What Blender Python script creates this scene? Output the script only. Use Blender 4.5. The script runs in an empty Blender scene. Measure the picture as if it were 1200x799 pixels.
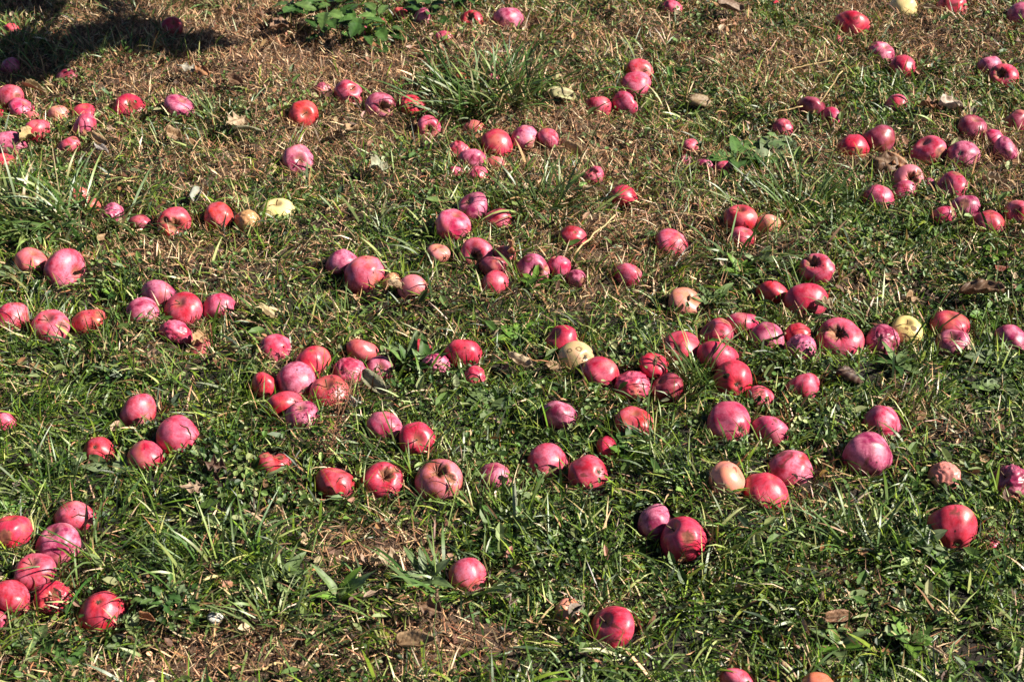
import bpy, bmesh, math, random
import numpy as np
from mathutils.bvhtree import BVHTree
from mathutils import Vector, Matrix, Quaternion
R = math.radians
sc = bpy.context.scene
col = sc.collection

# ---------------------------------------------------------------- camera, sky, sun, exposure
PITCH = R(35.0); CH = 1.75; FPX = 1857.0
CW, CHT = 1200.0, 799.0
cd = bpy.data.cameras.new('camera'); cam = bpy.data.objects.new('camera', cd); col.objects.link(cam)
cam.location = (0, 0, CH); cam.rotation_euler = (math.pi/2-PITCH, 0, 0)
cd.sensor_width = 36; cd.lens = FPX/CW*36; cd.clip_start = .05; cd.clip_end = 500
cd.dof.use_dof = True; cd.dof.focus_distance = 3.0; cd.dof.aperture_fstop = 11
sc.camera = cam
SUN_EL, SUN_AZ = R(38), R(95)            # azimuth measured from +Y towards +X
SUN = Vector((math.cos(SUN_EL)*math.sin(SUN_AZ), math.cos(SUN_EL)*math.cos(SUN_AZ), math.sin(SUN_EL)))
w = bpy.data.worlds.new("World"); sc.world = w; w.use_nodes = True
nt = w.node_tree; bg = nt.nodes['Background']
sk = nt.nodes.new('ShaderNodeTexSky'); sk.sky_type = 'NISHITA'; sk.sun_disc = False
sk.air_density = .4; sk.dust_density = .3; sk.sun_elevation = SUN_EL; sk.sun_rotation = SUN_AZ
nt.links.new(sk.outputs[0], bg.inputs[0]); bg.inputs[1].default_value = 0.05
sl = bpy.data.lights.new('sun', 'SUN'); sl.energy = 5.0; sl.angle = R(.53); sl.color = (1, .93, .80)
so = bpy.data.objects.new('sun', sl); col.objects.link(so)
so.rotation_euler = (-SUN).to_track_quat('-Z', 'Y').to_euler()
sc.view_settings.view_transform = 'Standard'; sc.view_settings.look = 'None'
sc.view_settings.exposure = 1.27; sc.view_settings.gamma = 1
sc.cycles.max_bounces = 6; sc.cycles.diffuse_bounces = 1; sc.cycles.transmission_bounces = 4
sc.cycles.use_adaptive_sampling = True

# ---------------------------------------------------------------- helpers
cp, sp = math.cos(PITCH), math.sin(PITCH)
CF = Vector((0, cp, -sp)); CU = Vector((0, sp, cp)); CR = Vector((1, 0, 0))
def ray(px, py):
    return CF + CR*((px-CW/2)/FPX) + CU*((CHT/2-py)/FPX)
def project(x, y, z):
    dz = z-CH
    d = y*cp - dz*sp
    return CW/2+FPX*x/d, CHT/2-FPX*(y*sp+dz*cp)/d, d

rng = np.random.default_rng(11)
random.seed(5)
_tabs = {}
def noise2(x, y, s, seed=0):
    """smooth value noise in 0..1"""
    t = _tabs.get(seed)
    if t is None:
        t = _tabs[seed] = np.random.default_rng(100+seed).random((256, 256))
    x = np.asarray(x, float)/s+1000; y = np.asarray(y, float)/s+1000
    xi = np.floor(x).astype(int); yi = np.floor(y).astype(int)
    fx = x-xi; fy = y-yi; fx = fx*fx*(3-2*fx); fy = fy*fy*(3-2*fy)
    g = lambda a, b: t[a % 256, b % 256]
    return (g(xi, yi)*(1-fx)+g(xi+1, yi)*fx)*(1-fy)+(g(xi, yi+1)*(1-fx)+g(xi+1, yi+1)*fx)*fy
def fbm(x, y, s, seed=0, n=3):
    v = 0; a = 1; tot = 0
    for i in range(n):
        v = v+a*noise2(x, y, s/2**i, seed+i); tot += a; a *= .5
    return v/tot
def terr(x, y):
    x = np.asarray(x, float); y = np.asarray(y, float)
    return (noise2(x, y, .42, 1)-.5)*.04+(noise2(x, y, .12, 2)-.5)*.030+(noise2(x, y, .035, 3)-.5)*.012
def terr1(x, y): return float(terr(x, y))
def ground(px, py, h=0.0):
    r = ray(px, py); z = h
    for _ in range(4):
        t = (z-CH)/r.z; p = Vector((0, 0, CH))+r*t
        z = terr1(p.x, p.y)+h
    return p
def spot(px, py):
    p = ground(px, py); return p, FPX/project(*p)[2]      # point on the soil, pixels per metre there

def mesh_obj(name, verts, faces, mat, parent=None, cols=None, smooth=True, attrs=None):
    me = bpy.data.meshes.new(name)
    verts = np.asarray(verts, np.float32).reshape(-1, 3)
    if isinstance(faces, np.ndarray):
        nf, k = faces.shape
        me.vertices.add(len(verts)); me.vertices.foreach_set('co', verts.ravel())
        me.loops.add(nf*k); me.loops.foreach_set('vertex_index', faces.astype(np.int32).ravel())
        me.polygons.add(nf); me.polygons.foreach_set('loop_start', np.arange(0, nf*k, k, dtype=np.int32))
        me.update(calc_edges=True); me.validate()
    else:
        me.from_pydata([tuple(map(float, v)) for v in verts], [], [tuple(f) for f in faces]); me.update()
    me.polygons.foreach_set('use_smooth', [smooth]*len(me.polygons))
    if cols is not None:
        a = me.attributes.new('Col', 'FLOAT_COLOR', 'POINT')
        c = np.ones((len(verts), 4), np.float32); c[:, :3] = cols
        a.data.foreach_set('color', c.ravel())
    if attrs:
        for k_, v in attrs.items():
            a = me.attributes.new(k_, 'FLOAT', 'POINT'); a.data.foreach_set('value', np.asarray(v, np.float32))
    if mat: me.materials.append(mat)
    o = bpy.data.objects.new(name, me); col.objects.link(o)
    if parent: o.parent = parent
    return o
def tag(o, label=None, cat=None, group=None, kind=None):
    if label: o['label'] = label
    if cat: o['category'] = cat
    if group: o['group'] = group
    if kind: o['kind'] = kind
    return o
def empty(name, loc):
    o = bpy.data.objects.new(name, None); col.objects.link(o); o.location = loc; o.empty_display_size = .02
    return o
def tube(pts, rad, seg=7, caps=True):
    """tapered tube through points -> verts, faces"""
    V = []; F = []
    n = len(pts); pts = [Vector(p) for p in pts]
    if not hasattr(rad, '__len__'): rad = [rad]*n
    for i, p in enumerate(pts):
        t = (pts[min(i+1, n-1)]-pts[max(i-1, 0)]).normalized()
        a = t.orthogonal().normalized() if i == 0 else (a-t*a.dot(t)).normalized()
        b = t.cross(a)
        for k in range(seg):
            an = 2*math.pi*k/seg; V.append(p+(a*math.cos(an)+b*math.sin(an))*rad[i])
    for i in range(n-1):
        for k in range(seg):
            k2 = (k+1) % seg
            F.append((i*seg+k, i*seg+k2, (i+1)*seg+k2, (i+1)*seg+k))
    if caps:
        F.append(tuple(range(seg-1, -1, -1))); F.append(tuple((n-1)*seg+k for k in range(seg)))
    return V, F
class MB:
    def __init__(s): s.V = []; s.F = []
    def add(s, V, F):
        o = len(s.V); s.V += [tuple(v) for v in V]; s.F += [tuple(i+o for i in f) for f in F]
    def build(s, name, mat, parent=None, smooth=True): return mesh_obj(name, s.V, s.F, mat, parent, smooth=smooth)

# ---------------------------------------------------------------- materials
class NT:
    def __init__(s, name):
        s.m = bpy.data.materials.new(name); s.m.use_nodes = True; s.t = s.m.node_tree
        s.bsdf = s.t.nodes['Principled BSDF']; s.out = s.t.nodes['Material Output']
    def n(s, typ, **kw):
        nd = s.t.nodes.new('ShaderNode'+typ)
        for k, v in kw.items(): setattr(nd, k, v)
        return nd
    def l(s, a, b): s.t.links.new(a, b)
    def noise(s, vec, scale, detail=3, rough=.55, dist=0):
        nd = s.n('TexNoise'); nd.inputs['Scale'].default_value = scale; nd.inputs['Detail'].default_value = detail
        nd.inputs['Roughness'].default_value = rough; nd.inputs['Distortion'].default_value = dist
        if vec is not None: s.l(vec, nd.inputs['Vector'])
        return nd.outputs['Fac']
    def ramp(s, fac, stops):
        nd = s.n('ValToRGB'); s.l(fac, nd.inputs[0]); e = nd.color_ramp.elements
        while len(e) < len(stops): e.new(.5)
        for el, (p, c) in zip(e, stops):
            el.position = p; el.color = (c, c, c, 1) if not hasattr(c, '__len__') else (*c, 1)
        return nd.outputs[0]
    def mix(s, fac, a, b, mode='MIX'):
        nd = s.n('Mix', data_type='RGBA', blend_type=mode)
        for v, i in ((fac, 0), (a, 6), (b, 7)):
            if hasattr(v, 'links') or isinstance(v, bpy.types.NodeSocket): s.l(v, nd.inputs[i])
            elif i == 0: nd.inputs[0].default_value = v
            else: nd.inputs[i].default_value = (*v, 1)
        return nd.outputs[2]
    def math(s, op, a, b=0.0):
        nd = s.n('Math', operation=op)
        for v, i in ((a, 0), (b, 1)):
            if isinstance(v, bpy.types.NodeSocket): s.l(v, nd.inputs[i])
            else: nd.inputs[i].default_value = v
        return nd.outputs[0]
    def bump(s, h, strength, dist):
        nd = s.n('Bump'); nd.inputs['Strength'].default_value = strength; nd.inputs['Distance'].default_value = dist
        s.l(h, nd.inputs['Height']); s.l(nd.outputs[0], s.bsdf.inputs['Normal'])

def soil_mat():
    N = NT('soil'); c = N.n('TexCoord').outputs['Object']
    a = N.noise(c, 6, 4); b = N.noise(c, 90, 6, .7); g = N.noise(c, .35, 4)
    dm = N.n('Attribute', attribute_name='dryness').outputs['Fac']
    base = N.mix(dm, N.ramp(b, [(.3, (.006, .005, .003)), (.6, (.016, .011, .007)), (.8, (.04, .026, .016))]), N.ramp(b, [(.25, (.028, .015, .009)), (.5, (.09, .052, .032)), (.75, (.23, .15, .10))]))
    grass = N.ramp(b, [(.3, (.03, .04, .012)), (.7, (.10, .11, .035))])
    # far lawn colour only beyond the modelled patch
    at = N.n('Attribute', attribute_name='far').outputs['Fac']
    mixf = N.math('MULTIPLY', at, N.ramp(g, [(.35, .45), (.6, 1.0)]))
    N.l(N.mix(mixf, base, grass), N.bsdf.inputs['Base Color'])
    N.bsdf.inputs['Roughness'].default_value = .95
    N.bump(b, .8, .01)
    return N.m
def leaf_mat(name, trans=.3, rough=.45, spec=.5, var=.25):
    N = NT(name); at = N.n('Attribute', attribute_name='Col').outputs['Color']
    c = N.n('TexCoord').outputs['Object']; nz = N.noise(c, 60, 2)
    colr = N.mix(1.0, at, N.ramp(nz, [(.3, 1-var), (.7, 1+var*.6)]), 'MULTIPLY')
    N.l(colr, N.bsdf.inputs['Base Color']); N.bsdf.inputs['Roughness'].default_value = rough
    N.bsdf.inputs['Specular IOR Level'].default_value = spec
    if trans:
        tr = N.n('BsdfTranslucent'); N.l(N.mix(1.0, colr, (1.2, 1.3, .5), 'MULTIPLY'), tr.inputs[0])
        mx = N.n('MixShader'); mx.inputs[0].default_value = trans
        N.l(N.bsdf.outputs[0], mx.inputs[1]); N.l(tr.outputs[0], mx.inputs[2]); N.l(mx.outputs[0], N.out.inputs[0])
    return N.m
def plain(name, c, rough=.6, var=.3, scale=80, spec=.4):
    N = NT(name); co = N.n('TexCoord').outputs['Object']; nz = N.noise(co, scale, 4)
    N.l(N.mix(1.0, c, N.ramp(nz, [(.3, 1-var), (.7, 1+var)]), 'MULTIPLY'), N.bsdf.inputs['Base Color'])
    N.bsdf.inputs['Roughness'].default_value = rough; N.bsdf.inputs['Specular IOR Level'].default_value = spec
    N.bump(nz, .4, .002)
    return N.m
def dead_leaf_mat():
    """object colour is the leaf's own colour; veins and blotches on top"""
    N = NT('dead_leaf'); oi = N.n('ObjectInfo'); c = N.n('TexCoord').outputs['Object']
    nz = N.noise(c, 45, 5, .65); n2 = N.noise(c, 160, 3)
    v = N.n('Attribute', attribute_name='vein').outputs['Fac']
    a = N.mix(N.ramp(nz, [(.42, 0.), (.62, 1.)]), N.mix(1.0, oi.outputs['Color'], (.8, .8, .8), 'MULTIPLY'), N.mix(1.0, oi.outputs['Color'], (.35, .28, .24), 'MULTIPLY'))
    a = N.mix(N.math('MULTIPLY', v, .5), a, (.42, .3, .2))
    a = N.mix(1.0, a, N.ramp(n2, [(.3, .75), (.7, 1.15)]), 'MULTIPLY')
    N.l(a, N.bsdf.inputs['Base Color']); N.bsdf.inputs['Roughness'].default_value = .6
    N.bump(N.math('ADD', nz, N.math('MULTIPLY', v, .8)), .6, .002)
    tr = N.n('BsdfTranslucent'); N.l(a, tr.inputs[0]); mx = N.n('MixShader'); mx.inputs[0].default_value = .22
    N.l(N.bsdf.outputs[0], mx.inputs[1]); N.l(tr.outputs[0], mx.inputs[2]); N.l(mx.outputs[0], N.out.inputs[0])
    return N.m
def apple_mat():
    """object colour = skin colour; alpha = how much waxy bloom; each apple gets its own pattern from its random number"""
    N = NT('apple_skin'); oi = N.n('ObjectInfo'); tc = N.n('TexCoord').outputs['Object']
    rnd = oi.outputs['Random']
    off = N.n('CombineXYZ'); N.l(N.math('MULTIPLY', rnd, 37.), off.inputs[0]); N.l(N.math('MULTIPLY', rnd, 91.), off.inputs[1])
    ad = N.n('VectorMath', operation='ADD'); N.l(tc, ad.inputs[0]); N.l(off.outputs[0], ad.inputs[1]); vec = ad.outputs[0]
    skin = oi.outputs['Color']; bloom = oi.outputs['Alpha']
    # streaks along the meridians
    sx = N.n('SeparateXYZ'); N.l(tc, sx.inputs[0])
    ang = N.math('ARCTAN2', sx.outputs[1], sx.outputs[0])
    cx = N.n('CombineXYZ'); N.l(N.math('COSINE', ang), cx.inputs[0]); N.l(N.math('SINE', ang), cx.inputs[1]); N.l(N.math('MULTIPLY', sx.outputs[2], .9), cx.inputs[2])
    ad2 = N.n('VectorMath', operation='ADD'); N.l(cx.outputs[0], ad2.inputs[0]); N.l(off.outputs[0], ad2.inputs[1])
    streak = N.noise(ad2.outputs[0], 4.5, 4, .65)
    sg = N.n('SeparateColor'); N.l(skin, sg.inputs[0]); pale = N.ramp(sg.outputs[1], [(.06, 1.), (.30, .12)])
    a = N.mix(N.math('MULTIPLY', N.ramp(streak, [(.42, 0.), (.60, .65)]), pale), skin, N.mix(1.0, skin, (.42, .16, .25), 'MULTIPLY'))
    # yellow-orange ground colour shows through in one area of some fruit
    big = N.noise(vec, 1.8, 2)
    gate = N.ramp(rnd, [(.25, .0), (.9, .9)])
    a = N.mix(N.math('MULTIPLY', N.ramp(big, [(.53, 0.), (.70, .75)]), gate), a, (.64, .225, .14))
    # bloom: chalky lilac film, rubbed off in patches
    bl = N.noise(vec, 3.2, 5, .6)
    bm = N.math('MULTIPLY', N.ramp(bl, [(.38, .0), (.60, 1.)]), bloom)
    rub = N.noise(vec, 9, 5, .7, 1.5)
    bm = N.math('MULTIPLY', bm, N.ramp(rub, [(.36, .35), (.54, 1.)]))
    a = N.mix(bm, a, (.65, .21, .295))
    # lenticels, specks and bruises
    vo = N.n('TexVoronoi'); vo.inputs['Scale'].default_value = 22; N.l(vec, vo.inputs['Vector'])
    a = N.mix(N.math('MULTIPLY', N.math('LESS_THAN', vo.outputs['Distance'], .13), .22), a, (.62, .36, .26))
    v2 = N.n('TexVoronoi'); v2.inputs['Scale'].default_value = 3.4; N.l(vec, v2.inputs['Vector'])
    rag = N.math('ADD', v2.outputs['Distance'], N.math('MULTIPLY', rub, .12))
    a = N.mix(N.math('MULTIPLY', N.ramp(rag, [(.125, 1.), (.165, 0.)]), .85), a, (.035, .014, .010))
    brz = N.noise(vec, 2.6, 3, .6, .8)
    a = N.mix(N.ramp(brz, [(.63, 0.), (.68, .8)]), a, (.12, .035, .022))
    fl = N.n('Attribute', attribute_name='flesh').outputs['Fac']
    fc = N.ramp(N.noise(vec, 9, 4), [(.35, (.075, .028, .014)), (.6, (.30, .13, .06)), (.75, (.5, .27, .13))])
    a = N.mix(fl, a, fc)
    pit = N.n('Attribute', attribute_name='pit').outputs['Fac']
    a = N.mix(N.math('MULTIPLY', pit, .7), a, (.22, .13, .05))
    a = N.mix(1.0, a, (.95, .86, .95), 'MULTIPLY')
    N.l(a, N.bsdf.inputs['Base Color'])
    rg = N.math('ADD', N.math('MULTIPLY', bm, .24), .35); rg = N.math('ADD', rg, N.math('MULTIPLY', fl, .3))
    N.l(rg, N.bsdf.inputs['Roughness']); N.bsdf.inputs['Specular IOR Level'].default_value = .42
    N.bsdf.inputs['Subsurface Weight'].default_value = .06; N.bsdf.inputs['Subsurface Radius'].default_value = (.008, .003, .002)
    N.bump(N.math('ADD', N.math('MULTIPLY', rub, .5), N.math('MULTIPLY', fl, N.noise(vec, 16, 3))), .12, .004)
    return N.m
M = dict(soil=soil_mat(), grass=leaf_mat('grass_blades', .12, .42, .45), dry=leaf_mat('dry_stalks', .06, .6, .3, .35),
         leaf=leaf_mat('green_leaf', .13, .5, .3, .25), dead=dead_leaf_mat(), apple=apple_mat(),
         stem=plain('apple_stem', (.10, .055, .028)), calyx=plain('calyx', (.06, .04, .022)),
         straw=plain('straw', (.50, .36, .17), .5, .2, 40), twig=plain('twig_bark', (.20, .12, .07), .8),
         rust=plain('seed_rust', (.22, .10, .055), .8), stone=plain('pale_stone', (.50, .48, .43), .9, .15, 60),
         seed=plain('seed_head_brown', (.13, .08, .045), .8, .4, 300), stemg=plain('green_stem', (.10, .14, .045), .5),
         scab=plain('scab', (.20, .13, .06), .9, .4, 500), crack=plain('crack', (.035, .014, .009), .9, .4, 600), bark=plain('bark', (.12, .09, .07), .9, .4, 30))
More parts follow.
